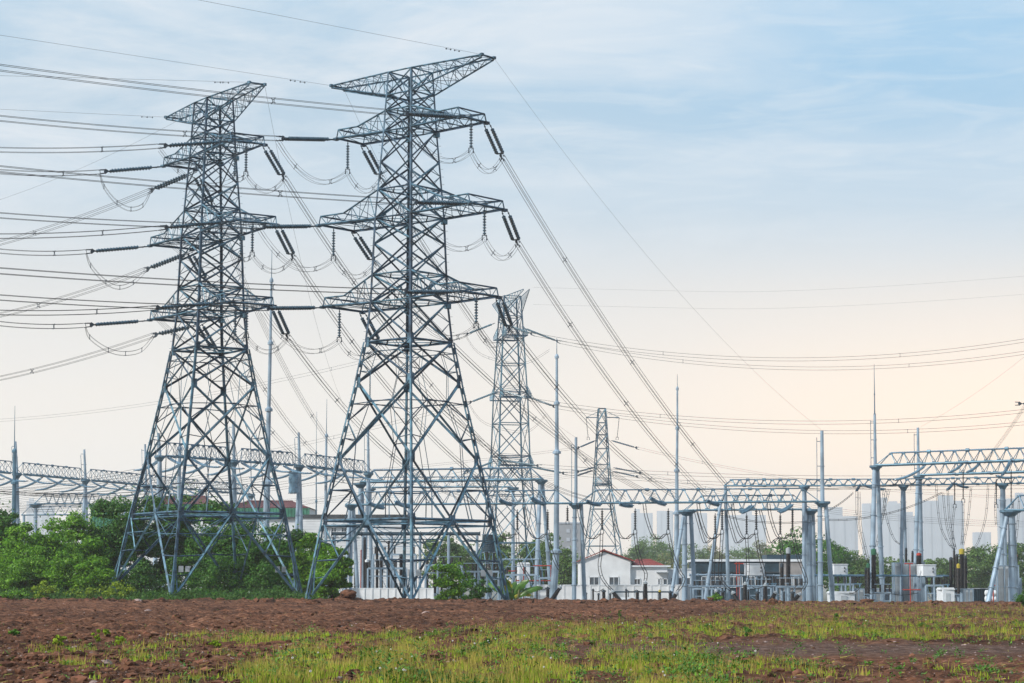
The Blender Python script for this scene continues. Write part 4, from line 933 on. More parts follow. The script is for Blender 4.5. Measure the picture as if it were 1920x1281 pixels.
lowbox('white box with a peaked lid below the far mast right of the tallest pylon', 970, 993, 1055, 1080, 372)
def panelbank(label, x0, x1, y0, Y, n, group='grey panel transformers'):
    a_, b_ = A(x0, 1130, Y), A(x1, y0, Y); w = b_.x - a_.x; H = b_.z - GZ; root = thing('panel_bank', label, 'transformer', ((a_.x + b_.x) / 2, Y, GZ), group)
    for i in range(n):
        x = a_.x + w * (i + .5) / n; mb = MB(); mb.box((x, Y, GZ + H / 2 + .1), (w / n * .74, 1.6, H - .5), 0, .05)
        for k in range(5): mb.box((x - w / n * .28 + k * w / n * .14, Y - .84, GZ + H / 2), (.05, .12, H - .9))
        obj('panel', mb, M['grey_panel'], root)
    mb = MB()
    for i in range(n + 1):
        x = a_.x + w * i / n; mb.box((x, Y - .75, GZ + H / 2), (.2, .22, H)); mb.box((x, Y + .75, GZ + H / 2), (.2, .22, H))
    for z in (.1, H * .47, H - .08): mb.box(((a_.x + b_.x) / 2, Y - .75, GZ + z), (w + .25, .17, .16)); mb.box(((a_.x + b_.x) / 2, Y + .75, GZ + z), (w + .25, .17, .16))
    obj('frame', mb, M['pole'], root)
panelbank('big grey panel bank with white posts before the second tall building', 1676, 1731, 1055, 342, 4)
panelbank('grey panel bank half hidden behind the edge columns', 1869, 1907, 1060, 330, 3)
panelbank('small grey panel bank left of the big one behind the green bushings', 1598, 1672, 1104, 345, 7)
panelbank('long low slate panel bank right of the yellow headed bushing', 1800, 1822, 1104, 336, 3)
def wallbox(label, x0, x1, y0, Y, matn, dep=3, name='equipment_container', n=7):
    a_, b_ = A(x0, 1130, Y), A(x1, y0, Y); w = b_.x - a_.x; root = thing(name, label, 'container', ((a_.x + b_.x) / 2, Y, GZ)); cx = (a_.x + b_.x) / 2
    mb = MB(); mb.box((cx, Y, (GZ + b_.z) / 2), (w, dep, b_.z - GZ), 0, .05)
    for i in range(n): mb.box((a_.x + w * (i + .5) / n, Y - dep / 2 - .05, (GZ + b_.z) / 2), (w / n * .45, .14, (b_.z - GZ) * .92))
    obj('body', mb, M[matn], root)
    mb = MB(); mb.box((cx, Y, b_.z + .04), (w + .2, dep + .2, .12)); obj('coping', mb, M['grey_panel'], root)
wallbox('slate blue container wall behind the green headed bushings', 1605, 1678, 1104, 352, 'slate')
wallbox('slate blue container wall right of the yellow headed bushings', 1818, 1848, 1104, 344, 'slate')
# two stacked pipes and red hydrants
for i, (y, w) in enumerate(((1112, 'upper'), (1123, 'lower'))):
    root = thing('storage_tank', '%s of two white horizontal tanks behind the braced edge column' % w, 'tank', A(1855, y, 327)); mb = MB(); mb.lathe(A(1846, y, 327), A(1868, y, 327), [(0, .1), (.06, .32), (.15, .44), (1.62, .44), (1.72, .32), (1.77, .1)], 14); obj('drum', mb, M['white'], root)
    mb = MB()
    for x in (1851, 1863): q = A(x, y, 327); mb.box((q.x, 327, (q.z - .4 + GZ) / 2), (.12, .7, q.z - .4 - GZ))
    obj('cradle', mb, M['pole'], root)
def hydrant(label, xs, y0, y1, Y, bars):
    root = thing('fire_pipe_stand', label, 'pipe stand', A(xs[0], y1, Y), 'red pipe stands')
    for x in xs: mb = MB(); t = A(x, y0, Y); mb.tube((t.x, Y, GZ), t, .09, None, 8); obj('upright', mb, M['red'], root)
    for x0, x1, y in bars: mb = MB(); mb.tube(A(x0, y, Y - .02), A(x1, y, Y - .02), .10, None, 8); obj('crossbar', mb, M['red'], root)
hydrant('red pipe stand in front of the dark building', (1381, 1386), 1054, 1097, 356, [(1377, 1395, 1057)])
hydrant('red pipe stand at the braced edge column', (1858, 1862), 1097, 1130, 324, [(1855, 1866, 1098)])
hydrant('red pipe stand in front of the big grey panel bank', (1706,), 1058, 1128, 334, [(1696, 1712, 1057), (1692, 1726, 1106)])
hydrant('red pipe frame right of the tallest pylon', (982, 1033), 1061, 1090, 352, [(1000, 1034, 1061), (950, 970, 1071), (968, 1034, 1089)])
hydrant('dark red upright pipe among the legs of the tallest pylon', (677,), 1031, 1100, 350, [])
# line traps: barrel coils
def trap(label, x, y0, y1, rpx, Y, matn, ribs, hang=0.0, group='barrel shaped coils'):
    t, b_ = A(x, y0, Y), A(x, y1, Y); r = rpx / F_PX * Y; root = thing('line_trap', label, 'coil', b_, group); H = t.z - b_.z
    mb = MB(); prof = []
    n = ribs
    for i in range(n): prof += [(H * i / n, r), (H * (i + .6) / n, r * 1.0), (H * (i + .62) / n, r * .9), (H * (i + .98) / n, r * .9)]
    mb.lathe(b_, t, prof + [(H, r)], 20); obj('coil', mb, M[matn], root)
    mb = MB()
    for z in (-.08, H + .02):
        c = b_ + Vector((0, 0, z))
        for k in range(4): an = k * math.pi / 4; v = Vector((math.cos(an), math.sin(an), 0)) * r * 1.08; mb.bar(c - v, c + v, .12, .16)
    obj('spider', mb, M['pole'], root)
    mb = MB(); top = t + Vector((0, 0, hang)) if hang else None
    if hang: mb.tube(t, top, .06, None, 6); obj('hanger', mb, M['fitting'], root)
    else:
        for k in range(3): an = k * 2.1; v = Vector((math.cos(an), math.sin(an), 0)) * r * .7; mb.discs(Vector((b_.x, b_.y, GZ + 2.2)) + v, b_ + v, .2, .2, .14, 8)
        obj('post_insulator', mb, M['bushing'], root)
        mb = MB(); mb.tube((b_.x, b_.y, GZ), (b_.x, b_.y, GZ + 2.2), .3, None, 10); mb.box((b_.x, b_.y, GZ + 2.2), (r * 1.9, r * 1.9, .15)); obj('pedestal', mb, M['pole'], root)
trap('ribbed blue grey barrel coil behind the right leg of the tallest pylon', 917, 1003, 1035, 13, 360, 'slate', 9)
trap('smooth pale barrel coil hanging between the two big pylons', 551, 887, 924, 10, 362, 'string', 2, 2.2)
# instrument posts among the legs of the tallest pylon
mid_posts = [(625, 1008, 348), (640, 1060, 340), (648, 1062, 341), (666, 1045, 342), (684, 1008, 352), (688, 1050, 344), (693, 1056, 343), (707, 1008, 353), (715, 1045, 345), (729, 1010, 350), (741, 1052, 346), (752, 1040, 348), (771, 1046, 347), (801, 1044, 346), (815, 1040, 349), (828, 1052, 345), (846, 1048, 346), (862, 1062, 344), (893, 1050, 346), (905, 1062, 345)]
WD = ['leftmost', 'second', 'third', 'fourth', 'fifth', 'sixth', 'seventh', 'eighth', 'ninth', 'tenth', 'eleventh', 'twelfth', 'thirteenth', 'fourteenth', 'fifteenth', 'sixteenth', 'seventeenth', 'eighteenth', 'nineteenth', 'rightmost']
for i, (x, y, Y) in enumerate(mid_posts): post('%s of the dark instrument posts behind the legs of the tallest pylon' % WD[i], x, y, Y, .2 + .06 * (i % 3), 'white' if i % 4 == 1 else None, .35, .2, 1.6 + .5 * (i % 2), 1.2, 'instrument posts behind the tallest pylon')
def stand(label, x0, x1, y, Y, n, matn='pole'):
    root = thing('steel_support_frame', label, 'frame', G((x0 + x1) / 2, Y), 'pale support frames'); p, q = A(x0, y, Y), A(x1, y, Y)
    mb = MB(); mb.bar(p, q, .3, .3); mb.bar(p - Vector((0, 0, 1.2)), q - Vector((0, 0, 1.2)), .16, .16); obj('crossbeam', mb, M[matn], root)
    for i in range(n): c = p.lerp(q, i / (n - 1)); mb = MB(); mb.tube((c.x, Y, GZ), c, .2, .17, 8); obj('leg', mb, M[matn], root)
    mb = MB()
    for i in range(n - 1): mb.tube(p.lerp(q, i / (n - 1)) - Vector((0, 0, 1.2)), (p.lerp(q, (i + 1) / (n - 1)).x, Y, GZ + .4), .05, None, 5)
    obj('brace', mb, M[matn], root)
    for i in range(n + 1):
        c = p.lerp(q, (i + .2) / (n + .4)); mb = MB(); mb.discs(c + Vector((0, 0, .15)), c + Vector((0, 0, 1.25)), .18, .18, .12, 8); obj('post_insulator', mb, M['bushing'], root)
    mb = MB(); mb.tube(p + Vector((0, 0, 1.32)), q + Vector((0, 0, 1.32)), .06, None, 6); obj('busbar', mb, M['pole'], root)
for i, (x0, x1, y, Y, n) in enumerate(((628, 668, 1052, 346, 3), (690, 762, 1066, 342, 4), (700, 780, 1040, 362, 4), (798, 866, 1060, 343, 4), (868, 935, 1072, 345, 4), (948, 1004, 1078, 350, 3), (1012, 1036, 1084, 352, 2), (1300, 1352, 1104, 350, 4), (1404, 1446, 1102, 344, 3), (1456, 1506, 1100, 341, 4), (1556, 1600, 1096, 344, 3), (1736, 1768, 1098, 334, 3), (1640, 1670, 1112, 332, 3))):
    stand('pale support frame with small black insulators %s' % ('at the left leg of the tallest pylon', 'low between the front legs of the tallest pylon', 'high between the front legs of the tallest pylon', 'right of the front leg of the tallest pylon', 'at the right leg of the tallest pylon', 'right of the banana plant', 'before the far red pipe', 'below the left end of the dark building', 'under the cabinet by the dark building', 'before the pale end of the dark building', 'under the second breaker cabinet', 'right of the grey panel bank', 'at the foot of the green bushings')[i], x0, x1, y, Y, n)
# loose low cables between the posts
for i, pts in enumerate(([(1592, 1112), (1605, 1110), (1620, 1092), (1626, 1084)], [(1630, 1114), (1660, 1112), (1690, 1116), (1722, 1112)], [(1110, 1106), (1120, 1110), (1132, 1104)], [(1174, 1106), (1184, 1110), (1194, 1106)], [(1010, 1104), (1018, 1106), (1027, 1102)], [(1410, 1100), (1420, 1104), (1436, 1098), (1446, 1102)], [(1486, 1108), (1496, 1096), (1510, 1092)], [(700, 1048), (715, 1060), (735, 1056), (752, 1044)], [(800, 1050), (818, 1064), (838, 1060), (850, 1050)])):
    bundle('slack_lead', 'slack thin lead %s' % ('beside the long low white box', 'across the small grey panel bank', 'between the two posts before the left gable window', 'between the two posts at the gable corner', 'between the two posts by the banana plant', 'looping under the cabinet by the dark building', 'curling up at the right sealing end', 'looping left of the front leg of the tallest pylon', 'looping right of the front leg of the tallest pylon')[i], 'cable', spline([A(x, y, 329 if x > 1000 else 344) for x, y in pts], 5), [Vector((0, 0, 0))], .05, (), 'slack leads between the posts')
# ------------------------------------------------------------------ buildings
M['wall_white'] = mat('white_washed_plaster', (.66, .69, .72), .8, 0, .07, .5)
M['wall_tile'] = mat('pale_grey_tiles', (.62, .65, .68), .6, 0, .06, .5)
M['roof_red'] = mat('red_roof_tiles', (.24, .055, .05), .7, 0, .2, 1.2)
M['roof_dull'] = mat('dull_maroon_tiles', (.135, .052, .055), .75, 0, .2, 1.2)
M['glass'] = mat('window_glass', (.06, .09, .12), .12, 0, .3, .8, .7)
M['shade'] = mat('grey_stone', (.28, .27, .27), .8, 0, .15, .6)
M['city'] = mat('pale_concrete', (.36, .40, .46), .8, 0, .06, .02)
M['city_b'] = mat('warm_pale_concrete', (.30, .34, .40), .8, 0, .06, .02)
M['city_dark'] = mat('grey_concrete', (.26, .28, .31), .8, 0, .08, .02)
M['net_green'] = mat('green_netting', (.06, .22, .15), .8, 0, .2, .7)
M['coping'] = mat('dark_coping', (.05, .06, .07), .6, 0, .2, 1)
def wallwin(root, wall_y, x, z, w, h, frame_m='white', mull=1):
    """a real window set on a wall facing the viewer: frame, sill, recessed pane"""
    mb = MB(); t = .12
    for s in (-1, 1): mb.box((x + s * w / 2, wall_y - .05, z), (t, .16, h + t)); mb.box((x, wall_y - .05, z + s * h / 2), (w + t, .16, t))
    for i in range(mull): mb.box((x - w / 2 + w * (i + 1) / (mull + 1), wall_y - .04, z), (.09, .12, h))
    o = obj('window', mb, M[frame_m], root)
    g = MB(); g.box((x, wall_y - .005, z), (w - .1, .04, h - .1)); obj('pane', g, M['glass'], o)
    s_ = MB(); s_.box((x, wall_y - .14, z - h / 2 - .12), (w + .5, .3, .09)); obj('sill', s_, M[frame_m], o)
# white house
Y = 372
x0, x1 = A(1088, 1090, Y).x, A(1184, 1090, Y).x; ze = A(1088, 1052, Y).z; zr = A(1132, 1034, Y).z; xr = A(1133, 1050, Y).x; dp = 14
H = thing('house', 'white house with a plain gable and a red tiled roof', 'house', ((x0 + x1) / 2, Y, GZ))
mb = MB(); prof = [(x0, GZ), (x1, GZ), (x1, ze), (xr, zr - .1), (x0, ze)]
vs = [(x, Y, z) for x, z in prof] + [(x, Y + dp, z) for x, z in prof]; mb.add(vs, [(0, 1, 2, 3, 4), (9, 8, 7, 6, 5)] + [(i, 5 + i, 5 + (i + 1) % 5, (i + 1) % 5) for i in range(5)]); obj('wall', mb, M['wall_white'], H)
mb = MB()
for xa, za, xb, zb_ in ((x0 - .35, ze - .1, xr, zr + .08), (xr, zr + .08, x1 + .5, ze - .12)):
    t = .18; vs = [(xa, Y - .4, za), (xb, Y - .4, zb_), (xb, Y - .4, zb_ + t), (xa, Y - .4, za + t)]; vs += [(x, Y + dp + .3, z) for x, _, z in vs]; mb.add(vs, [(0, 1, 2, 3), (7, 6, 5, 4), (0, 4, 5, 1), (1, 5, 6, 2), (2, 6, 7, 3), (3, 7, 4, 0)])
for i in range(26): y = Y - .3 + i * dp / 26; mb.bar((xr, y, zr + .27), (x1 + .48, y, ze + .07), .12, .08)
rf = obj('roof', mb, M['roof_red'], H)
mb = MB(); mb.tube((xr, Y - .45, zr + .28), (xr, Y + dp + .3, zr + .28), .14, None, 8); obj('ridge_tile', mb, M['roof_red'], rf)
for wx in (1114, 1151): q = A(wx, 1090, Y); wallwin(H, Y, q.x, q.z, 1.6, 1.45, 'white', 1)
mb = MB(); mb.tube((x1 - .18, Y - .1, GZ), (x1 - .18, Y - .1, ze - .1), .07, None, 8); mb.tube((x1 + .45, Y - .4, ze - .12), (x1 + .45, Y + dp, ze - .12), .09, None, 8); obj('gutter', mb, M['grey_panel'], H)
# its right wing
xa, xb = A(1183, 1090, Y).x + .05, A(1252, 1090, Y).x; zt = A(1200, 1063, Y).z
Wg = thing('house_wing', 'low wing with a hipped red roof right of the white gable', 'house', ((xa + xb) / 2, Y, GZ))
mb = MB(); mb.box(((xa + xb) / 2, Y + 5, (GZ + zt) / 2), (xb - xa, 9, zt - GZ)); obj('wall', mb, M['wall_white'], Wg)
mb = MB(); mb.box(((xa + xb) / 2 + .1, Y + 5, zt + .12), (xb - xa + .9, 9.9, .26)); obj('cornice', mb, M['white'], Wg)
mb = MB(); r0 = zt + .26; zh = A(1216, 1048, Y).z; xm0, xm1 = A(1196, 0, Y).x, A(1226, 0, Y).x
xm0 = A(1196, 1050, Y).x; xm1 = A(1224, 1050, Y).x
B4 = [(xa + .1, Y + .4, r0), (xb - .3, Y + .4, r0), (xb - .3, Y + 9.6, r0), (xa + .1, Y + 9.6, r0)]; mb.add(B4 + [(xm0, Y + 5, zh), (xm1, Y + 5, zh)], [(0, 1, 5, 4), (1, 2, 5), (2, 3, 4, 5), (3, 0, 4), (3, 2, 1, 0)])
for i in range(1, 14):
    t = i / 14; mb.bar((xa + (xb - xa - .3) * t, Y + .4, r0 + .03), (xm0 + (xm1 - xm0) * t, Y + 5, zh + .03), .1, .07)
obj('roof', mb, M['roof_red'], Wg)
for wx, ww in ((1195, 1.05), (1236, .35), (1242, .35), (1247, .8)): q = A(wx, 1091, Y); wallwin(Wg, Y + .5, q.x, q.z, ww, 1.0, 'white', 1 if ww > .9 else 0)
mb = MB(); q = A(1243, 1073, Y); mb.box((q.x, Y + .1, q.z), (2.2, 1.0, .14)); obj('canopy', mb, M['grey_panel'], Wg)
# annex further right
Yx = 380; xa, xb = A(1253, 1090, Yx).x, A(1301, 1090, Yx).x; zt = A(1270, 1068, Yx).z
Ax = thing('annex_building', 'low whitish annex between the white house and the dark building', 'building', ((xa + xb) / 2, Yx, GZ))
mb = MB(); mb.box(((xa + xb) / 2, Yx + 3, (GZ + zt) / 2), (xb - xa, 6, zt - GZ)); obj('wall', mb, M['wall_tile'], Ax)
mb = MB(); mb.box(((xa + xb) / 2, Yx + 3, zt + .08), (xb - xa + .3, 6.3, .18)); obj('coping', mb, M['white'], Ax)
for wx in (1262, 1274, 1290): q = A(wx, 1090, Yx); wallwin(Ax, Yx, q.x, q.z, .8, 1.2, 'white', 0)
# low white boundary wall
Yw = 352; xa, xb = A(1000, 1100, Yw).x, A(1294, 1100, Yw).x; zt = A(1100, 1098, Yw).z
Wl = thing('boundary_wall', 'long low white wall with dark openings before the white house', 'wall', ((xa + xb) / 2, Yw, GZ))
mb = MB(); mb.box(((xa + xb) / 2, Yw, (GZ + zt) / 2), (xb - xa, .35, zt - GZ)); 
for i in range(18): mb.box((xa + (xb - xa) * (i + .5) / 18, Yw - .2, (GZ + zt) / 2), (.25, .1, zt - GZ))
obj('panel', mb, M['wall_white'], Wl)
mb = MB(); mb.box(((xa + xb) / 2, Yw, zt + .06), (xb - xa + .2, .5, .14)); obj('coping', mb, M['white'], Wl)
mb = MB(); p = A(1150, 1110, Yw - 4); q = A(1262, 1110, Yw - 4); mb.tube(p, q, .12, None, 8); 
root = thing('pipe_rail', 'dark pipe running before the low white wall', 'pipe', p, 'horizontal pipe rails'); obj('pipe', mb, M['slate'], root)
for i in range(5): c = p.lerp(q, i / 4); mb = MB(); mb.tube((c.x, c.y, GZ), c, .07, None, 6); obj('leg', mb, M['slate'], root)
# a low white wall seen between the legs of the tallest pylon
Yw2 = 338; xa, xb = A(640, 1100, Yw2).x, A(812, 1100, Yw2).x; zt = A(700, 1104, Yw2).z
Wl = thing('boundary_wall', 'short white panel wall between the legs of the tallest pylon', 'wall', ((xa + xb) / 2, Yw2, GZ))
mb = MB(); mb.box(((xa + xb) / 2, Yw2, (GZ + zt) / 2), (xb - xa, .3, zt - GZ))
for i in range(13): mb.box((xa + (xb - xa) * i / 12, Yw2 - .2, (GZ + zt) / 2), (.22, .12, zt - GZ + .1))
obj('panel', mb, M['wall_white'], Wl); mb = MB(); mb.box(((xa + xb) / 2, Yw2, zt + .05), (xb - xa + .2, .4, .12)); obj('coping', mb, M['white'], Wl)
# dark building
Yd = 392; xa, xb = A(1302, 1090, Yd).x, A(1512, 1090, Yd).x; zt = A(1400, 1053, Yd).z; zw = GZ
D = thing('office_building', 'dark slate building with a white parapet and white framed windows', 'building', ((xa + xb) / 2, Yd, GZ)); xs = A(1461, 1090, Yd).x
mb = MB(); mb.box(((xa + xs) / 2, Yd + 6, (zw + zt) / 2), (xs - xa, 12, zt - zw)); obj('wall', mb, M['slate'], D)
mb = MB(); mb.box(((xs + xb) / 2 + .02, Yd + 5.9, (zw + zt) / 2), (xb - xs, 12, zt - zw)); o = obj('wall', mb, M['shade'], D); o['label'] = 'pale grey end wall'
mb = MB(); mb.box(((xa + xb) / 2, Yd + 6, zt + .2), (xb - xa + .6, 12.6, .42)); obj('parapet', mb, M['white'], D)
mb = MB(); p = A(1440, 1050, Yd); q = A(1510, 1042, Yd); mb.box(((p.x + q.x) / 2, Yd + 6, (zt + q.z) / 2 + .2), (q.x - p.x, 8, q.z - zt)); obj('roof_house', mb, M['slate'], D)
for wx, ww in ((1324, 1.6), (1341, 1.6), (1356, 1.2), (1376, 1.5), (1388, .7), (1408, 1.5), (1430, 1.2), (1466, .6), (1480, .9), (1493, .9), (1502, .9)): q = A(wx, 1091, Yd); wallwin(D, Yd - .12 if wx > 1461 else Yd, q.x, q.z, ww, 1.8, 'white', 0 if ww < 1 else 1)
mb = MB(); q0, q1 = A(1315, 1073, Yd), A(1460, 1073, Yd); mb.box(((q0.x + q1.x) / 2, Yd - .3, q0.z), (q1.x - q0.x, .6, .15)); obj('canopy', mb, M['coping'], D)
# tiled building behind the tallest pylon
Yt = 405; xa, xb = A(556, 1050, Yt).x, A(772, 1050, Yt).x; zt = A(640, 972, Yt).z
T = thing('tiled_building', 'pale tiled building with little dormers behind the left leg of the tallest pylon', 'building', ((xa + xb) / 2, Yt, GZ))
mb = MB(); mb.box(((xa + xb) / 2, Yt + 6, (GZ + zt) / 2), (xb - xa, 12, zt - GZ))
for i in range(30): mb.box(((xa + xb) / 2, Yt - .02, GZ + (zt - GZ) * (i + 1) / 31), (xb - xa, .05, .06))
obj('wall', mb, M['wall_tile'], T)
mb = MB(); mb.box(((xa + xb) / 2, Yt + 6, zt + .35), (xb - xa + .5, 12.4, .7)); obj('parapet', mb, M['coping'], T)
for wx in (611, 626, 645, 664): 
    q = A(wx, 997, Yt); wallwin(T, Yt, q.x, q.z, 1.0, 1.5, 'white', 1)
    mb = MB(); mb.add([(q.x - 1.0, Yt - .7, q.z + 1.0), (q.x + 1.0, Yt - .7, q.z + 1.0), (q.x, Yt - .7, q.z + 1.6), (q.x - 1.0, Yt, q.z + 1.0), (q.x + 1.0, Yt, q.z + 1.0), (q.x, Yt, q.z + 1.6)], [(0, 1, 2), (5, 4, 3), (0, 2, 5, 3), (1, 4, 5, 2), (0, 3, 4, 1)]); obj('dormer_hood', mb, M['grey_panel'], T)
for wx in (688, 712, 736): q = A(wx, 1060, Yt); wallwin(T, Yt, q.x, q.z, 1.2, 1.8, 'white', 1)
# red roofed halls behind the bushes with green netting under the eaves
def hall(label, px0, px1, pyr, pye, Y, hip):
    a_, b_ = A(px0, pye, Y), A(px1, pye, Y); zr_ = A(px0, pyr, Y).z; dd = 16; root = thing('red_roofed_hall', label, 'building', ((a_.x + b_.x) / 2, Y, GZ), 'red roofed halls')
    mb = MB(); mb.box(((a_.x + b_.x) / 2, Y + dd / 2, (GZ + a_.z) / 2), (b_.x - a_.x - .8, dd - .8, a_.z - GZ - .05)); obj('wall', mb, M['wall_tile'], root)
    mb = MB(); hp = (b_.x - a_.x) * hip; ym = Y + dd / 2
    mb.add([(a_.x, Y, a_.z), (b_.x, Y, a_.z), (b_.x, Y + dd, a_.z), (a_.x, Y + dd, a_.z), (a_.x + hp, ym, zr_), (b_.x - hp, ym, zr_)], [(0, 1, 5, 4), (1, 2, 5), (2, 3, 4, 5), (3, 0, 4), (3, 2, 1, 0)])
    for i in range(1, 24): t = i / 24; mb.bar((a_.x + (b_.x - a_.x) * t, Y, a_.z + .03), (a_.x + hp + (b_.x - a_.x - 2 * hp) * t, ym, zr_ + .03), .12, .08)
    rf = obj('roof', mb, M['roof_dull'], root)
    mb = MB(); mb.tube((a_.x + hp, ym, zr_ + .05), (b_.x - hp, ym, zr_ + .05), .14, None, 6); obj('ridge_tile', mb, M['roof_dull'], rf)
    mb = MB(); zb_ = A(px0, pye + 17, Y).z; mb.box(((a_.x + b_.x) / 2, Y + .1, (a_.z + zb_) / 2 - .1), (b_.x - a_.x - .4, .12, a_.z - zb_)); 
    for i in range(30): mb.box((a_.x + .2 + (b_.x - a_.x - .4) * i / 29, Y - .02, (a_.z + zb_) / 2 - .1), (.07, .08, a_.z - zb_))
    obj('netting', mb, M['net_green'], root)
    mb = MB(); mb.bar((a_.x, Y - .05, zb_ - .2), (b_.x, Y - .05, zb_ - .2), .3, .3); obj('gutter', mb, M['coping'], root)
hall('red roofed hall with green netting behind the right leg of the left pylon', 412, 582, 937, 952, 425, .24)
hall('red roofed hall peeping out above the bushes inside the left pylon', 268, 400, 928, 945, 432, .2)
q0 = thing('netted_block', 'green netted block showing over the bushes left of the left pylon', 'building', G(192, 430)); mb = MB(); p = A(192, 946, 430); w_ = 42 / F_PX * 430
mb.box((p.x, 434, (GZ + p.z) / 2), (w_, 8, p.z - GZ)); 
for i in range(8): mb.box((p.x - w_ / 2 + w_ * i / 7, 429.95, (GZ + p.z) / 2), (.1, .12, p.z - GZ))
obj('netting', mb, M['net_green'], q0)
mb = MB(); mb.box((p.x, 434, p.z + .1), (w_ + .3, 8.3, .25)); obj('roof', mb, M['grey_panel'], q0)
# the city: separate towers far off
def tower_block(label, px0, px1, py, Y, steps, matn='city', group='high rise blocks on the horizon'):
    a_, b_ = A(px0, py, Y), A(px1, py, Y); W_ = b_.x - a_.x; H_ = a_.z; cx = (a_.x + b_.x) / 2; root = thing('tower_block', label, 'building', (cx, Y, GZ), group)
    mb = MB(); mb.box((cx, Y + 12, (GZ + H_) / 2), (W_, 24, H_ - GZ))
    n = max(3, int(W_ / 24)); 
    for i in range(n): mb.box((a_.x + W_ * (i + .5) / n, Y - 1.0, (GZ + H_ - 3) / 2), (W_ / n * .45, 3.2, H_ - 5 - GZ))
    obj('wall', mb, M[matn], root)
    for q0, q1, qy in steps:
        p, q = A(q0, qy, Y), A(q1, qy, Y); mb = MB(); mb.box(((p.x + q.x) / 2, Y + 10, (H_ + p.z) / 2), (q.x - p.x, 14, p.z - H_ + .4)); obj('roof_house', mb, M[matn], root)
YC = 6500
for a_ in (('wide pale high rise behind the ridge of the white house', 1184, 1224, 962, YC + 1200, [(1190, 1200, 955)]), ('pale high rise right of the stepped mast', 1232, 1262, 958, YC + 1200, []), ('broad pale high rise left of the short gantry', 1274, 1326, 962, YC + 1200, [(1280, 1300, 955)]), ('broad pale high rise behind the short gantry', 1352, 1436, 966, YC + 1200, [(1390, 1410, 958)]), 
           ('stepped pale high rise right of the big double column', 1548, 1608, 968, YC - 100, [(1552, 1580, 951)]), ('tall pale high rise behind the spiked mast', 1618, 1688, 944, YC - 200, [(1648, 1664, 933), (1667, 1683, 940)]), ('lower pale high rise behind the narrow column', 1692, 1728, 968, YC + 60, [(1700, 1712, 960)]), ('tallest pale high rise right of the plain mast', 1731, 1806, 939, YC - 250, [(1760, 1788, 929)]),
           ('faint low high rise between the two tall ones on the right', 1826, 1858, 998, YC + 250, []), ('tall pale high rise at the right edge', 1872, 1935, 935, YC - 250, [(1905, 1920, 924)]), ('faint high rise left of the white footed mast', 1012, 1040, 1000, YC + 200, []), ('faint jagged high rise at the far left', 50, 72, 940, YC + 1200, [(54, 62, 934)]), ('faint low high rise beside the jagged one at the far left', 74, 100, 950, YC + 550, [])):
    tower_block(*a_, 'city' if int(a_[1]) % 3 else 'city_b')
# a nearer grey block
Yg = 900; p, q = A(1046, 982, Yg), A(1092, 982, Yg); root = thing('concrete_block', 'grey block with square windows behind the middle columns', 'building', ((p.x + q.x) / 2, Yg, GZ))
mb = MB(); mb.box(((p.x + q.x) / 2, Yg + 8, (GZ + p.z) / 2), (q.x - p.x, 16, p.z - GZ)); obj('wall', mb, M['city_dark'], root)
mb = MB(); mb.box(((p.x + q.x) / 2, Yg + 8, p.z + .3), (q.x - p.x + .6, 16.6, .6)); obj('parapet', mb, M['city'], root)
for j in range(4):
    for i in range(2):
        mb = MB(); mb.box((p.x + (q.x - p.x) * (.42 + .3 * i), Yg - .1, p.z - 3 - j * 3.6), (1.4, .2, 1.5)); obj('window', mb, M['city'], root)
# ------------------------------------------------------------------ ground
from mathutils import noise as MN
def smooth(t): t = max(0.0, min(1.0, t)); return t * t * (3 - 2 * t)
MOUNDS = [(A(655, 1120, 229), 1.5, .75, 1.0), (A(766, 1124, 226), 2.4, .42, 1.0), (A(592, 1126, 228), 2.0, .22, 1.0), (A(990, 1126, 230), 1.6, .3, 1.0), (A(75, 1128, 226), 2.5, .25, 1), (A(372, 1126, 228), 1.4, .3, 1), (A(1300, 1128, 228), 6, .22, 1)]
def base_z(x, y):
    t = min(1.0, y / 226)
    z = .10 * t - .0045 * max(-20, min(60, x)) * t
    if y > 250: z = z + (GZ - z) * smooth((y - 250) / 25)
    return z
def bare(x, y):
    """1 on the worn track, 0 elsewhere"""
    t = smooth((x + 2.0) / 8) * smooth((y - 49) / 4) * smooth((67 - y) / 5)
    return t
def gz(x, y):
    z = base_z(x, y)
    if y < 262:
        if y > 196: z += .30 * smooth((y - 196) / 22) * smooth((258 - y) / 25) * max(0, MN.fractal((x * .42, y * .16, 6.2), .8, 2.0, 4) + .05)
        n1 = MN.fractal((x * .16, y * .10, 3.1), 1.0, 2.0, 3)
        n2 = MN.fractal((x * .8, y * .5, 7.7), .8, 2.1, 4)
        n3 = MN.noise((x * 3.1, y * 2.2, 1.3)); n4 = MN.ridged_multi_fractal((x * .55 + 9, y * .33, 4.4), 1.0, 2.0, 3, .9, 1.9) - 1.0
        k = 1 - .65 * bare(x, y); s = .55 + .45 * smooth((y - 40) / 60)
        z += k * s * (.17 * n1 + .17 * n2 + .14 * n3 + .11 * n4)
        for c, w, h, _ in MOUNDS:
            d2 = ((x - c.x) / w) ** 2 + ((y - c.y) / (w * .8)) ** 2
            if d2 < 6: z += h * math.exp(-d2) * (1 + .35 * n3 + .3 * n2)
    return z
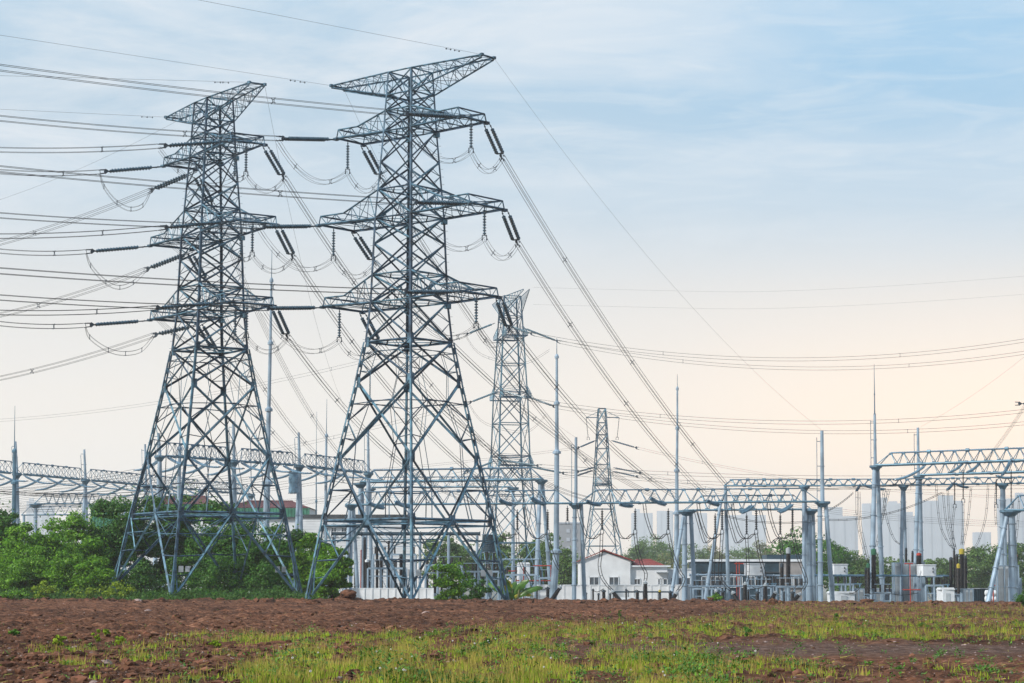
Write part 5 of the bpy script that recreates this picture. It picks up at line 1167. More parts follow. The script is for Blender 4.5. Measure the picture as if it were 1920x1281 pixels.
def build_ground():
    ys = [10 * (262 / 10) ** (i / 600) for i in range(601)] + [270, 285, 310, 350, 420, 600, 1000, 2200, 8000]
    ys = [-60, -20] + ys
    nc = 440; V = []; 
    for y in ys:
        wd = max(26, .40 * y) if y < 263 else (.40 * 262 + (y - 262) * .9 if y < 600 else 4000)
        for i in range(nc + 1):
            u = -1 + 2 * i / nc
            # finer inside the view, stretched outside
            x = wd * (u * .72 + .28 * u ** 5) if y < 600 else wd * u
            if abs(u) > .985: x = math.copysign(4000, u) if abs(u) > .999 else x
            V.append((x, y, gz(x, y)))
    me = bpy.data.meshes.new('ground'); n = nc + 1; m = len(ys)
    Fs = [(j * n + i, j * n + i + 1, (j + 1) * n + i + 1, (j + 1) * n + i) for j in range(m - 1) for i in range(nc)]
    me.from_pydata(V, [], Fs); me.update(); me.polygons.foreach_set('use_smooth', [True] * len(Fs))
    o = bpy.data.objects.new('ground', me); COL.objects.link(o); o['kind'] = 'structure'; o['label'] = 'red brown churned soil field with a worn track'
    mt = bpy.data.materials.new('churned_red_soil'); mt.use_nodes = True; nt = mt.node_tree; N = nt.nodes.new; L = nt.links.new; b = nt.nodes['Principled BSDF']; b.inputs['Roughness'].default_value = .95; b.inputs['Specular IOR Level'].default_value = .12
    tc = N('ShaderNodeTexCoord')
    def noise(sc, det, ro=.55, vec=None):
        q = N('ShaderNodeTexNoise'); q.inputs['Scale'].default_value = sc; q.inputs['Detail'].default_value = det; q.inputs['Roughness'].default_value = ro; L(vec or tc.outputs['Object'], q.inputs[0]); return q.outputs[0]
    def ramp(src, stops):
        r = N('ShaderNodeValToRGB'); L(src, r.inputs[0]); e = r.color_ramp.elements; e[0].position, e[0].color = stops[0][0], (*stops[0][1], 1); e[1].position, e[1].color = stops[-1][0], (*stops[-1][1], 1)
        for p, c in stops[1:-1]: x = e.new(p); x.color = (*c, 1)
        return r.outputs[0]
    soil = ramp(noise(2.3, 9, .7), [(.32, (.018, .008, .005)), (.43, (.085, .038, .021)), (.55, (.185, .086, .048)), (.70, (.40, .23, .15))])
    big = ramp(noise(.11, 4), [(.34, (.50, .47, .46)), (.5, (.95, .92, .90)), (.66, (1.30, 1.20, 1.14))])
    ml = N('ShaderNodeMixRGB'); ml.blend_type = 'MULTIPLY'; ml.inputs[0].default_value = 1; L(soil, ml.inputs[1]); L(big, ml.inputs[2])
    vo = N('ShaderNodeTexVoronoi'); vo.inputs['Scale'].default_value = 5.5; L(tc.outputs['Object'], vo.inputs[0])
    peb = N('ShaderNodeMath'); peb.operation = 'LESS_THAN'; L(vo.outputs['Distance'], peb.inputs[0]); peb.inputs[1].default_value = .17
    pm = N('ShaderNodeMath'); pm.operation = 'MULTIPLY'; L(peb.outputs[0], pm.inputs[0]); pm.inputs[1].default_value = .55
    mp = N('ShaderNodeMixRGB'); L(pm.outputs[0], mp.inputs[0]); L(ml.outputs[0], mp.inputs[1]); mp.inputs[2].default_value = (.33, .21, .16, 1)
    # the worn track: greyer, smoother
    sp = N('ShaderNodeSeparateXYZ'); L(tc.outputs['Object'], sp.inputs[0])
    wob = N('ShaderNodeMath'); wob.operation = 'MULTIPLY_ADD'; L(noise(.35, 3), wob.inputs[0]); wob.inputs[1].default_value = 9.0; L(sp.outputs[1], wob.inputs[2])
    def mr(src, a, b_, c, d):
        q = N('ShaderNodeMapRange'); L(src, q.inputs[0]); q.inputs[1].default_value = a; q.inputs[2].default_value = b_; q.inputs[3].default_value = c; q.inputs[4].default_value = d; return q.outputs[0]
    t1 = mr(wob.outputs[0], 57, 62, 0, .9); t2 = mr(wob.outputs[0], 65, 72, 1, 0); t3 = mr(sp.outputs[0], -2, 6, 0, 1)
    a1 = N('ShaderNodeMath'); a1.operation = 'MULTIPLY'; L(t1, a1.inputs[0]); L(t2, a1.inputs[1])
    a2 = N('ShaderNodeMath'); a2.operation = 'MULTIPLY'; L(a1.outputs[0], a2.inputs[0]); L(t3, a2.inputs[1])
    tcol = ramp(noise(3.0, 6), [(.30, (.055, .030, .022)), (.48, (.115, .068, .052)), (.72, (.25, .175, .145))])
    mt_ = N('ShaderNodeMixRGB'); L(a2.outputs[0], mt_.inputs[0]); L(mp.outputs[0], mt_.inputs[1]); L(tcol, mt_.inputs[2])
    far = mr(sp.outputs[1], 256, 280, 0, 1); mf = N('ShaderNodeMixRGB'); L(far, mf.inputs[0]); L(mt_.outputs[0], mf.inputs[1]); L(ramp(noise(.25, 4), [(.35, (.16, .17, .13)), (.65, (.26, .26, .25))]), mf.inputs[2])
    L(mf.outputs[0], b.inputs['Base Color'])
    bp = N('ShaderNodeBump'); bp.inputs['Strength'].default_value = 1.0; bp.inputs['Distance'].default_value = .3; L(noise(3.6, 8, .65), bp.inputs['Height']); L(bp.outputs[0], b.inputs['Normal'])
    me.materials.append(mt); return o
build_ground()
def np_mesh(name, verts, nper, mat_, parent=None, origin=None):
    """many small n-gons in one mesh (verts: (k*nper,3))"""
    verts = np.asarray(verts, dtype=np.float32)
    if origin is not None: verts = verts - np.asarray(origin, dtype=np.float32)
    nv = len(verts); nf = nv // nper; me = bpy.data.meshes.new(name); me.vertices.add(nv); me.vertices.foreach_set('co', verts.ravel())
    me.loops.add(nv); me.loops.foreach_set('vertex_index', np.arange(nv, dtype=np.int32)); me.polygons.add(nf)
    me.polygons.foreach_set('loop_start', np.arange(0, nv, nper, dtype=np.int32)); me.polygons.foreach_set('loop_total', np.full(nf, nper, dtype=np.int32)); me.update(calc_edges=True)
    me.materials.append(mat_); o = bpy.data.objects.new(name, me); COL.objects.link(o)
    if parent is not None: o.parent = parent
    return o
# ------------------------------------------------------------------ trees and bushes
M['leaf'] = mat('fresh_green_leaves', (.15, .36, .022), .5, 0, .25, .8, .35, island=.5, trans=.35)
M['leaf_dark'] = mat('deep_green_leaves', (.062, .20, .022), .5, 0, .25, .8, .35, island=.5, trans=.3)
M['leaf_yellow'] = mat('yellow_green_leaves', (.27, .40, .03), .5, 0, .2, 1.2, .3, island=.4, trans=.35)
M['leaf_far'] = mat('haze_greyed_leaves', (.11, .21, .05), .6, 0, .2, .6, .3, island=.4, trans=.25)  # green for distant trees, greyed by haze put into the colour
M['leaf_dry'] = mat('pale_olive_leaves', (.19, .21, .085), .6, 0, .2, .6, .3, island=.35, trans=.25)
M['bark'] = mat('grey_brown_bark', (.09, .07, .055), .9, 0, .3, 3)
def crown_np(rng, c, rad, nb, nl, size, gap=.0, blob=(.16, .36), droop=0.0, low=.55):
    c = np.array(c); rad = np.array(rad)
    d = rng.normal(size=(nb, 3)); d /= np.linalg.norm(d, axis=1)[:, None]; d[:, 2] = np.where(d[:, 2] < 0, d[:, 2] * low, d[:, 2])
    r = rng.uniform(.35, 1.0, nb)[:, None]; bc = c + d * r * rad
    br = rng.uniform(blob[0], blob[1], nb) * rad.min() * 1.05
    pick = rng.choice(nb, nl, p=(br ** 2) / (br ** 2).sum())
    e = rng.normal(size=(nl, 3)); e /= np.linalg.norm(e, axis=1)[:, None]; e[:, 2] = np.where(e[:, 2] < -.2, e[:, 2] * .5, e[:, 2])
    pos = bc[pick] + e * (br[pick] * rng.uniform(.45, 1.15, nl) ** .6)[:, None] * np.array([1.2, 1.2, .85])
    nrm = e * .7 + rng.normal(size=(nl, 3)) * .55 + np.array([0, 0, .45]); nrm /= np.linalg.norm(nrm, axis=1)[:, None]
    t = rng.normal(size=(nl, 3)); t -= nrm * (t * nrm).sum(1)[:, None]; t /= np.linalg.norm(t, axis=1)[:, None]; b = np.cross(nrm, t)
    s = (size * rng.uniform(.6, 1.35, nl))[:, None]; w = s * rng.uniform(.42, .7, nl)[:, None]
    q = np.stack([pos - t * s * .5, pos + b * w * .5 + nrm * s * .06, pos + t * s * .55 - nrm * s * .1, pos - b * w * .5 + nrm * s * .06], axis=1)
    return q.reshape(-1, 3), bc
def tree(name, label, cat, base, H, rx, matn, seed, nl=6500, size=.36, nb=26, trunk=.16, group='bushy trees under the left pylon', low=.55, cz=.58, rzf=.5, mixm=None):
    rng = np.random.default_rng(seed); base = Vector(base); root = thing(name, label, cat, base, group)
    c = (base.x, base.y, base.z + H * cz); rz = H * rzf
    q, bc = crown_np(rng, c, (rx, rx * .95, rz), nb, nl, size, low=low)
    # loose sprays at the rim
    k = nl // 9; dd = rng.normal(size=(k, 3)); dd /= np.linalg.norm(dd, axis=1)[:, None]; dd[:, 2] = np.abs(dd[:, 2]) * rng.uniform(.2, 1, k)
    pos = np.array(c) + dd * np.array((rx, rx, rz)) * rng.uniform(.92, 1.2, k)[:, None]
    t = rng.normal(size=(k, 3)); t /= np.linalg.norm(t, axis=1)[:, None]; u = rng.normal(size=(k, 3)); u /= np.linalg.norm(u, axis=1)[:, None]
    q2 = np.stack([pos - t * size * .5, pos + u * size * .3, pos + t * size * .5, pos - u * size * .3], axis=1).reshape(-1, 3)
    np_mesh('crown', np.concatenate([q, q2]), 4, M[matn], root, base)
    mb = MB(); top = Vector((base.x + rx * .1, base.y, base.z + H * .72))
    mb.path([base - Vector((0, 0, .2)), base.lerp(top, .35) + Vector((rx * .08, 0, 0)), base.lerp(top, .7), top], [trunk, trunk * .8, trunk * .5, trunk * .2], 7)
    for i in range(min(nb, 12)):
        e = Vector(bc[i]); s = base.lerp(top, .25 + .5 * (i / 12)); mb.path([s, s.lerp(e, .5) + Vector((0, 0, -.15)), e], [trunk * .42, trunk * .28, trunk * .1], 5)
    obj('trunk', mb, M['bark'], root, True)
    return root
def tr(px, pytop, Y, wpx, matn, label, seed, name='bushy_tree', cat='tree', zb=None, **k):
    p = A(px, pytop, Y); zb = gz(p.x, Y) if zb is None else zb
    return tree(name, label, cat, (p.x, Y, zb), p.z - zb, wpx / F_PX * Y / 2, matn, seed, **k)
HEDGE = [(6, 940, 268, 62, 'leaf_dark', 'dark broad leaved tree cut by the left edge'), (44, 985, 262, 80, 'leaf', 'bright bushy tree second from the left edge'), (98, 968, 266, 84, 'leaf', 'bright green bushy tree below the gap of the far left gantry'), (150, 952, 274, 84, 'leaf', 'tall loose topped green tree left of the left pylon'),
         (200, 928, 278, 80, 'leaf_dark', 'tallest dark tree at the left leg of the left pylon'), (252, 920, 284, 84, 'leaf_dark', 'dense dark tree just inside the left leg of the left pylon'), (300, 922, 288, 84, 'leaf_dark', 'dense dark tree between the left and front legs of the left pylon'), (352, 908, 290, 84, 'leaf_dark', 'pointed dark tree right of the front leg of the left pylon'),
         (405, 936, 282, 82, 'leaf_dark', 'dense dark tree before the back leg of the left pylon'), (452, 956, 276, 84, 'leaf_dark', 'dark rounded tree inside the right half of the left pylon'), (500, 968, 272, 84, 'leaf_dark', 'dark tree at the right leg of the left pylon'), (548, 990, 268, 76, 'leaf_dark', 'dark green tree right of the right leg of the left pylon'),
         (588, 1002, 262, 66, 'leaf', 'leafy tree left of the left leg of the tallest pylon'), (622, 1024, 252, 56, 'leaf', 'thin leafy shrub tree behind the left leg of the tallest pylon')]
for i, (x, y, Y, w, m_, lb) in enumerate(HEDGE): tr(x, y, Y, w * 1.22, m_, lb, 100 + i, nl=15000, size=.37, nb=56, cz=.46, rzf=.52, low=1.0)
FRONT = [(396, 1040, 272, 70, 'leaf_dark', 'dark bush just left of the back foot of the left pylon'), (18, 1046, 256, 70, 'leaf', 'rounded bright bush low at the left edge'), (72, 1024, 258, 74, 'leaf', 'rounded bright bush in front of the hedge left of the left pylon'), (128, 1032, 256, 74, 'leaf', 'light green bush left of the left pylon foot'), (178, 1050, 254, 66, 'leaf', 'small light green bush touching the left foot of the left pylon'), (262, 1050, 272, 74, 'leaf_dark', 'dark bush in the shade inside the left pylon'), (345, 1040, 276, 74, 'leaf_dark', 'dark bush behind the front foot of the left pylon'), (430, 1046, 268, 74, 'leaf_dark', 'dark bush beside the back foot of the left pylon'), (500, 1056, 262, 70, 'leaf_dark', 'dark bush left of the right foot of the left pylon')]
for i, (x, y, Y, w, m_, lb) in enumerate(FRONT): tr(x, y, Y, w * 1.1, m_, lb, 200 + i, 'bush', 'bush', nl=7000, size=.28, nb=40, trunk=.07, cz=.45, rzf=.58, low=1.0, group='bushes in front of the trees')
LOW = [(85, 1094, 236, 40, 'leaf_yellow', 'low yellowish shrub in the weeds near the left edge'), (28, 1104, 232, 44, 'leaf', 'low fresh green shrub at the left edge of the soil'), (152, 1100, 238, 52, 'leaf_yellow', 'low yellow green shrub left of the left pylon foot'), (218, 1088, 238, 58, 'leaf_yellow', 'yellow green shrub right at the left foot of the left pylon'), (292, 1106, 240, 50, 'leaf_dark', 'low dark shrub between the left pylon feet'), (372, 1104, 242, 60, 'leaf_dark', 'low dark shrub right of the front foot of the left pylon'), (452, 1102, 242, 60, 'leaf_dark', 'low dark shrub right of the back foot of the left pylon'), (520, 1100, 240, 40, 'leaf_dark', 'low dark shrub beside the right foot of the left pylon')]
for i, (x, y, Y, w, m_, lb) in enumerate(LOW): tr(x, y, Y, w * 1.15, m_, lb, 250 + i, 'shrub', 'shrub', nl=1500, size=.24, nb=14, trunk=.03, cz=.45, rzf=.6, low=1.0, group='low shrubs along the edge of the soil')
tr(606, 1048, 246, 62, 'leaf', 'loose leafy shrub in the left foot of the tallest pylon', 300, 'bush', 'bush', nl=3000, size=.3, nb=20, trunk=.05, cz=.45, rzf=.55, low=1.0, group='bushes in front of the trees')
tr(846, 1052, 246, 78, 'leaf', 'leafy bush between the front and right feet of the tallest pylon', 301, 'bush', 'bush', nl=4200, size=.3, nb=24, trunk=.06, cz=.45, rzf=.55, low=1.0, group='bushes in front of the trees')
tr(892, 1086, 243, 52, 'leaf_dark', 'low dark bush left of the banana plant', 302, 'bush', 'bush', nl=1800, size=.26, nb=16, trunk=.05, cz=.45, rzf=.55, low=1.0, group='bushes in front of the trees')
tr(1341, 1112, 250, 26, 'leaf', 'small bright green bush before the black posts', 303, 'bush', 'bush', nl=1000, size=.2, nb=12, trunk=.03, cz=.45, rzf=.6, low=1.0, group='bushes in front of the trees')
tr(1918, 1108, 190, 34, 'leaf_dark', 'dense dark bush at the right edge of the grass', 304, 'bush', 'bush', nl=2600, size=.13, nb=18, trunk=.04, cz=.45, rzf=.58, low=1.0, group='bushes in front of the trees', zb=-.25)
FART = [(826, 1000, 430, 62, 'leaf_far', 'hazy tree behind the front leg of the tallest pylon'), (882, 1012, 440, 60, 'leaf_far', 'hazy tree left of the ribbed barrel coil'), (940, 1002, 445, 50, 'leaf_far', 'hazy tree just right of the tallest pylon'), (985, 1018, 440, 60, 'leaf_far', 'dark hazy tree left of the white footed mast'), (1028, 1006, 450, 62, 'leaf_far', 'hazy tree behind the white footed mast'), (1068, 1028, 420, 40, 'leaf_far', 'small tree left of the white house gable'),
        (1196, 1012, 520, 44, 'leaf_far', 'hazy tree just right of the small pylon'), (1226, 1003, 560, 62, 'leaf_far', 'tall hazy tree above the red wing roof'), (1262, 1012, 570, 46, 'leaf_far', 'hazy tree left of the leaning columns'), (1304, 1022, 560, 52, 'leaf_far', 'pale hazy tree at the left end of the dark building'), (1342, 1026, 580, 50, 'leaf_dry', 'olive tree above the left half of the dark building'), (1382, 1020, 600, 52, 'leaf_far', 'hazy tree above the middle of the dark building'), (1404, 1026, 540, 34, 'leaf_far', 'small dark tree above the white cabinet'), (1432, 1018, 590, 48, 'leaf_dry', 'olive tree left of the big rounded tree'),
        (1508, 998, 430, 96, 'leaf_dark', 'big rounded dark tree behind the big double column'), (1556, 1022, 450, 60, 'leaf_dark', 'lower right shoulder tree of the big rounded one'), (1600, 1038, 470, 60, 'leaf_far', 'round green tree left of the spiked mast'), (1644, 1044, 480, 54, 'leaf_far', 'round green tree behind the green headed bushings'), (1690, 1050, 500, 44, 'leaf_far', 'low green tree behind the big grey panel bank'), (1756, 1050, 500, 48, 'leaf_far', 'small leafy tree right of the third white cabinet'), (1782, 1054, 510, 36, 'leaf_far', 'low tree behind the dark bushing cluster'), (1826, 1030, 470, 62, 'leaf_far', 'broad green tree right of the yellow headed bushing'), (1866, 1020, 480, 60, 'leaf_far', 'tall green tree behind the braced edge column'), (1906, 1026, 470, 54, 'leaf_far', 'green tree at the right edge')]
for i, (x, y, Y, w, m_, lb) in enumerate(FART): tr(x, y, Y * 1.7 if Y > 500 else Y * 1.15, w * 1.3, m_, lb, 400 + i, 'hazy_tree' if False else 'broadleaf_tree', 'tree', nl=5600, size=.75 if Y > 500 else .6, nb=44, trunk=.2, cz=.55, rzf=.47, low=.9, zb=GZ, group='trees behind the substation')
BRUSH = [(1290, 1046, 520, 60), (1335, 1044, 520, 60), (1375, 1046, 530, 60), (1420, 1044, 530, 60), (1460, 1046, 520, 50), (1250, 1044, 515, 60), (1210, 1046, 510, 50), (1000, 1046, 470, 60), (920, 1046, 460, 60), (1055, 1052, 450, 50), (1575, 1064, 460, 70), (1625, 1068, 465, 70), (1680, 1072, 470, 70), (1735, 1074, 470, 60), (1785, 1068, 465, 60), (1835, 1062, 455, 60), (1885, 1060, 455, 60)]
BN = ['under the tree left of the leaning columns', 'below the left olive tree', 'above the red pipe stand', 'below the right olive tree', 'left of the big rounded tree', 'right of the red wing roof', 'above the red wing roof', 'behind the far red pipe', 'behind the ribbed barrel coil', 'left of the white house', 'right of the big double column', 'left of the green headed bushings', 'left of the big grey panel bank', 'behind the third white cabinet', 'behind the bushing cluster', 'behind the right slate container', 'behind the edge panel bank']
for i, (x, y, Y, w) in enumerate(BRUSH): tr(x, y, Y * 1.25, w * 1.4, 'leaf_dry' if 2 < i < 7 or i < 2 else 'leaf_far', 'scrubby undergrowth bush ' + BN[i], 500 + i, 'bush', 'bush', nl=2600, size=.6, nb=26, trunk=.08, cz=.45, rzf=.58, low=1.0, zb=GZ, group='scrub behind the substation')
# banana plant
M['leaf_under'] = mat('dark_undergrowth_leaves', (.05, .14, .02), .6, 0, .25, .8, .3, island=.5, trans=.25)  # undergrowth: the darkest green of the leaf colours
M['banana'] = mat('glossy_banana_leaf', (.10, .25, .035), .4, 0, .25, 1.5, .5, trans=.3)
M['banana_y'] = mat('yellow_banana_leaf', (.42, .42, .04), .5, 0, .25, 1.5, .4, trans=.3)
def banana():
    Y = 240; base = A(958, 1126, Y); base.z = gz(base.x, Y); root = thing('banana_plant', 'banana plant with long torn leaves at the right foot of the tallest pylon', 'plant', base)
    for i, (tx, ty, w, m_) in enumerate(((952, 1088, 1.0, 'banana_y'), (940, 1096, .8, 'banana'), (968, 1092, .8, 'banana'), (984, 1097, .9, 'banana'), (992, 1088, .7, 'banana'), (925, 1104, .8, 'banana'), (1004, 1106, .7, 'banana'), (1018, 1102, .6, 'banana'), (936, 1076, .6, 'banana'), (960, 1108, .8, 'banana'), (975, 1108, .8, 'banana'), (996, 1116, .6, 'banana_y'), (915, 1094, .6, 'banana'), (946, 1112, .7, 'banana'))):
        q = A(tx, ty, Y + rnd.uniform(-1.2, 1.2)); s = base + Vector((rnd.uniform(-.6, .9), rnd.uniform(-.4, .4), .1)); mid = s.lerp(q, .55) + Vector((0, 0, .35))
        sp = spline([s, mid, q], 8); mb = MB(); n = len(sp); vs = []; fs = []
        for k, p in enumerate(sp):
            t = k / (n - 1); ww = w * .5 * math.sin(math.pi * min(1, max(0, (t - .12) / .9))) ** .6 if t > .12 else .03
            d = (sp[min(k + 1, n - 1)] - sp[max(k - 1, 0)]).normalized(); sd = d.cross(Vector((0, -1, .25))).normalized(); j = rnd.uniform(.75, 1.1)
            vs += [p - sd * ww * j + Vector((0, 0, -.12 * ww)), p + Vector((0, -.05, .03)), p + sd * ww * rnd.uniform(.75, 1.1) + Vector((0, 0, -.12 * ww))]
        for k in range(n - 1):
            for c in (0, 1): fs.append((k * 3 + c, k * 3 + c + 1, k * 3 + c + 4, k * 3 + c + 3))
        mb.add(vs, fs); obj('leaf', mb, M[m_], root)
    for dx in (-.5, .1, .7):
        mb = MB(); b = base + Vector((dx, 0, -.2)); mb.tube(b, b + Vector((dx * .3, 0, 1.5)), .14, .08, 8); obj('stem', mb, M['leaf_dry'], root)
banana()
# ------------------------------------------------------------------ grass, weeds, clods
M['grass'] = mat('green_grass_blades', (.29, .43, .025), .6, 0, .2, .5, .25, island=.4, trans=.25)
M['grass_dry'] = mat('straw_grass_blades', (.42, .36, .08), .7, 0, .2, .5, .2, island=.35, trans=.2)
M['weed'] = mat('weed_leaves', (.09, .24, .022), .5, 0, .2, .8, .3, island=.4, trans=.25)
M['clod'] = mat('red_soil_clods', (.155, .076, .046), .95, 0, .4, 2.2, .1, bump=.6, bscale=9, island=.3)
M['stone'] = mat('pinkish_pale_stones', (.33, .25, .23), .85, 0, .25, 2.0, .2, island=.3)
M['seed'] = mat('white_seed_heads', (.75, .74, .70), .8, 0, .1, 2, .2)
rng = np.random.default_rng(11)
def ground_y(py): return 1.66 * F_PX / (py - 1100)
def dens(px, py, x, y):
    """how thick the grass stands at a ground point (0..1)"""
    n = .5 + .5 * MN.fractal((x * .22, y * .09, 2.0), 1.0, 2.0, 3); n2 = .5 + .5 * MN.fractal((x * .9, y * .4, 5.0), .9, 2.0, 3); n3 = .5 + .5 * MN.noise((x * .12, y * .05, 9.0))
    edge = 5.0 * (n - .5) + 3.0 * (n2 - .5)
    far_lim = 112 + 125 * smooth((x - 4) / 24) + 26 * (n3 - .5)
    band = smooth((y - 68 + edge) / 6) * smooth((far_lim - y) / 26) * smooth((x + 4.5 - max(0, (y - 80)) * .09 + edge) / 6)
    low = smooth((75 - y + edge) / 7) * smooth((x + .158 * y + 3.0 + edge * 1.3) / 8.5) * (1 - .90 * smooth((x - .075 * y + edge * .6) / 4.0))
    br = bare(x, y)
    left = .12 * smooth((92 - y) / 20)
    d = max(band * (.5 + .85 * n), low * (-.15 + 1.55 * n), left * max(0, n - .25) * 1.6, (.16 if x > 0 else .06) * n if y < 95 else .02)
    n2 = max(.05, min(1.25, (n2 - .33) * 2.7))
    return max(0, min(1, d * (1 - .9 * br * (.45 + .55 * min(1, n * 1.6))) * n2 - .015))
def grass(name, label, N_, hh, ww, matn, thr, bend=.35, gain=1.0, ymax=228):
    P = []
    py = rng.uniform(1100 + 1.66 * F_PX / ymax, 1283, N_); u = rng.uniform(-60, 1980, N_); ys = 1.66 * F_PX / (py - 1100); xs = (u - 960) / F_PX * ys; keep = rng.uniform(0, 1, N_)
    for a_, b_, x, y, k in zip(u, py, xs, ys, keep):
        d = dens(a_, b_, x, y) * gain
        if d > thr and k < d: P.append((x, y, gz(x, y) - .02, d * (.45 + 1.5 * max(0, .5 + .9 * MN.noise((x * .45 + 7, y * .2, hh * 20))))))
    P = np.array(P); n = len(P)
    # each point is a small tuft of three blades
    T = 3; P = np.repeat(P, T, axis=0); n *= T; P[:, :2] += rng.normal(size=(n, 2)) * .06
    h = hh * rng.uniform(.45, 1.25, n) * (.6 + .55 * np.clip(P[:, 3], 0, 2.2)); an = rng.uniform(0, 2 * np.pi, n); lean = rng.uniform(.05, bend, n) * h; w = ww * rng.uniform(.6, 1.4, n)
    b = P[:, :3]; dx = np.stack([np.cos(an), np.sin(an), np.zeros(n)], 1); an2 = rng.uniform(0, 2 * np.pi, n); sx = np.stack([np.cos(an2), np.sin(an2) * .4, np.zeros(n)], 1)
    m_ = b + dx * (lean * .35)[:, None]; m_[:, 2] += h * .6; t = b + dx * lean[:, None]; t[:, 2] += h
    q = np.stack([b - sx * w[:, None] * .5, b + sx * w[:, None] * .5, m_ + sx * w[:, None] * .42, t, m_ - sx * w[:, None] * .42], 1).reshape(-1, 3)
    o = np_mesh(name, q, 5, M[matn]); o['kind'] = 'stuff'; o['label'] = label
    return P
grass('grass', 'short green grass and low herbs on the soil', 120000, .17, .019, 'grass', .02, .5, .8)
grass('dry_grass', 'straw coloured flowering grass among the green', 100000, .36, .010, 'grass_dry', .05, .35, .6)
# broad leaved weeds: many small leaves close to the soil
def weeds(name, label, N_, h0, h1, leaf, matn, clump):
    Q = []; cnt = 0
    while cnt < N_:
        py = rng.uniform(1138, 1283); u = rng.uniform(-40, 1960); y = 1.66 * F_PX / (py - 1100); x = (u - 960) / F_PX * y
        c_ = max(0, .15 + 1.7 * MN.noise((x * .7 + 3, y * .3, clump)))
        if rng.uniform() < min(1, dens(u, py, x, y) + .04 * (x > 0 and y < 75)) * c_:
            cnt += 1; z = gz(x, y); h = rng.uniform(h0, h1) * (1.3 if y > 75 else 1) * (.6 + c_ * .6); k = int(rng.integers(10, 26))
            a = rng.uniform(0, 2 * np.pi, k); r = rng.uniform(.02, .13, k) * (1 + h * 1.5); zz = z + rng.uniform(.03, 1, k) * h
            c = np.stack([x + np.cos(a) * r, y + np.sin(a) * r, zz], 1); t = np.stack([np.cos(a), np.sin(a), rng.uniform(-.3, .9, k)], 1); s = (leaf * rng.uniform(.6, 1.4, k))[:, None]
            b = np.stack([-np.sin(a), np.cos(a), np.zeros(k)], 1); Q.append(np.stack([c - t * s * .5, c + b * s * .3, c + t * s * .7, c - b * s * .3], 1).reshape(-1, 3))
    o = np_mesh(name, np.concatenate(Q), 4, M[matn]); o['kind'] = 'stuff'; o['label'] = label
weeds('weeds', 'low broad leaved weeds among the grass', 2600, .05, .22, .06, 'weed', 1.0)
weeds('tall_weeds', 'taller dark green weeds standing in clumps in the grass', 420, .20, .46, .07, 'weed', 6.0)
def seeds():
    Q = []
    while len(Q) < 160:
        py = rng.uniform(1148, 1281); u = rng.uniform(300, 1920); y = 1.66 * F_PX / (py - 1100); x = (u - 960) / F_PX * y
        if rng.uniform() < dens(u, py, x, y):
            c = np.array((x, y, gz(x, y) + rng.uniform(.25, .42))); s = rng.uniform(.012, .026)
            for a in (np.array((1, 0, 0)), np.array((.3, .95, 0))): Q.append(np.stack([c - a * s, c + np.array((0, 0, -s)), c + a * s, c + np.array((0, 0, s))]))
    o = np_mesh('seed_heads', np.concatenate(Q), 4, M['seed']); o['kind'] = 'stuff'; o['label'] = 'white downy seed heads dotted over the grass'
seeds()
def undergrowth():
    Q = []; n = 26000
    x = rng.uniform(-66, -21, n); y = rng.uniform(233, 262, n)
    z = np.array([gz(a_, b_) for a_, b_ in zip(x, y)]); hmax = np.array([.8 + 1.5 * MN.noise((a_ * .3, b_ * .3, 1.0)) for a_, b_ in zip(x, y)]).clip(.15, 2.6); zz = z + rng.uniform(0, 1, n) ** .8 * hmax * (.5 + .5 * np.clip((y - 233) / 8, 0, 1))
    c = np.stack([x, y, zz], 1); t = rng.normal(size=(n, 3)); t[:, 2] = np.abs(t[:, 2]) + .4; t /= np.linalg.norm(t, axis=1)[:, None]; u = rng.normal(size=(n, 3)); u /= np.linalg.norm(u, axis=1)[:, None]; s = rng.uniform(.14, .42, n)[:, None]
    o = np_mesh('undergrowth', np.stack([c - t * s * .5, c + u * s * .22, c + t * s * .6, c - u * s * .22], 1).reshape(-1, 3), 4, M['leaf_under']); o['kind'] = 'stuff'; o['label'] = 'dark green undergrowth along the edge of the soil'
undergrowth()
ico = bmesh.new(); bmesh.ops.create_icosphere(ico, subdivisions=1, radius=1.0); ICO_V = np.array([v.co[:] for v in ico.verts]); ICO_F = np.array([[v.index for v in f.verts] for f in ico.faces]); ico.free()
def lumps(name, label, N_, smin, smax, matn, where, flat=.65):
    V = []; k = 0
    while k < N_:
        py = rng.uniform(1129.5, 1283); u = rng.uniform(-60, 1980); y = min(252, 1.66 * F_PX / max(py - 1100, 26)); x = (u - 960) / F_PX * y
        if rng.uniform() > where(u, py, x, y): continue
        k += 1; s = smin * (smax / smin) ** (rng.uniform() ** 1.9); v = ICO_V * (1 + rng.normal(size=(len(ICO_V), 1)) * .22) * s * np.array([1.2, 1.0, flat]) * rng.uniform(.7, 1.3, 3); a = rng.uniform(0, 6.28)
        c_, s_ = np.cos(a), np.sin(a); v = np.stack([v[:, 0] * c_ - v[:, 1] * s_, v[:, 0] * s_ + v[:, 1] * c_, v[:, 2]], 1); V.append((v + np.array((x, y, gz(x, y) + s * .12)))[ICO_F].reshape(-1, 3))
    o = np_mesh(name, np.concatenate(V), 3, M[matn]); o['kind'] = 'stuff'; o['label'] = label
lumps('rubble', 'loose red brown clods of soil scattered over the field', 12000, .02, .13, 'clod', lambda u, py, x, y: (1 - min(1, dens(u, py, x, y) * 1.5)) * (1 - .97 * bare(x, y)) * (1 if u < 1000 or py < 1180 else .12))
lumps('soil_lumps', 'bigger lumps of soil heaped along the far edge of the field', 420, .12, .55, 'clod', lambda u, py, x, y: 1 if py < 1133 else 0, .7)
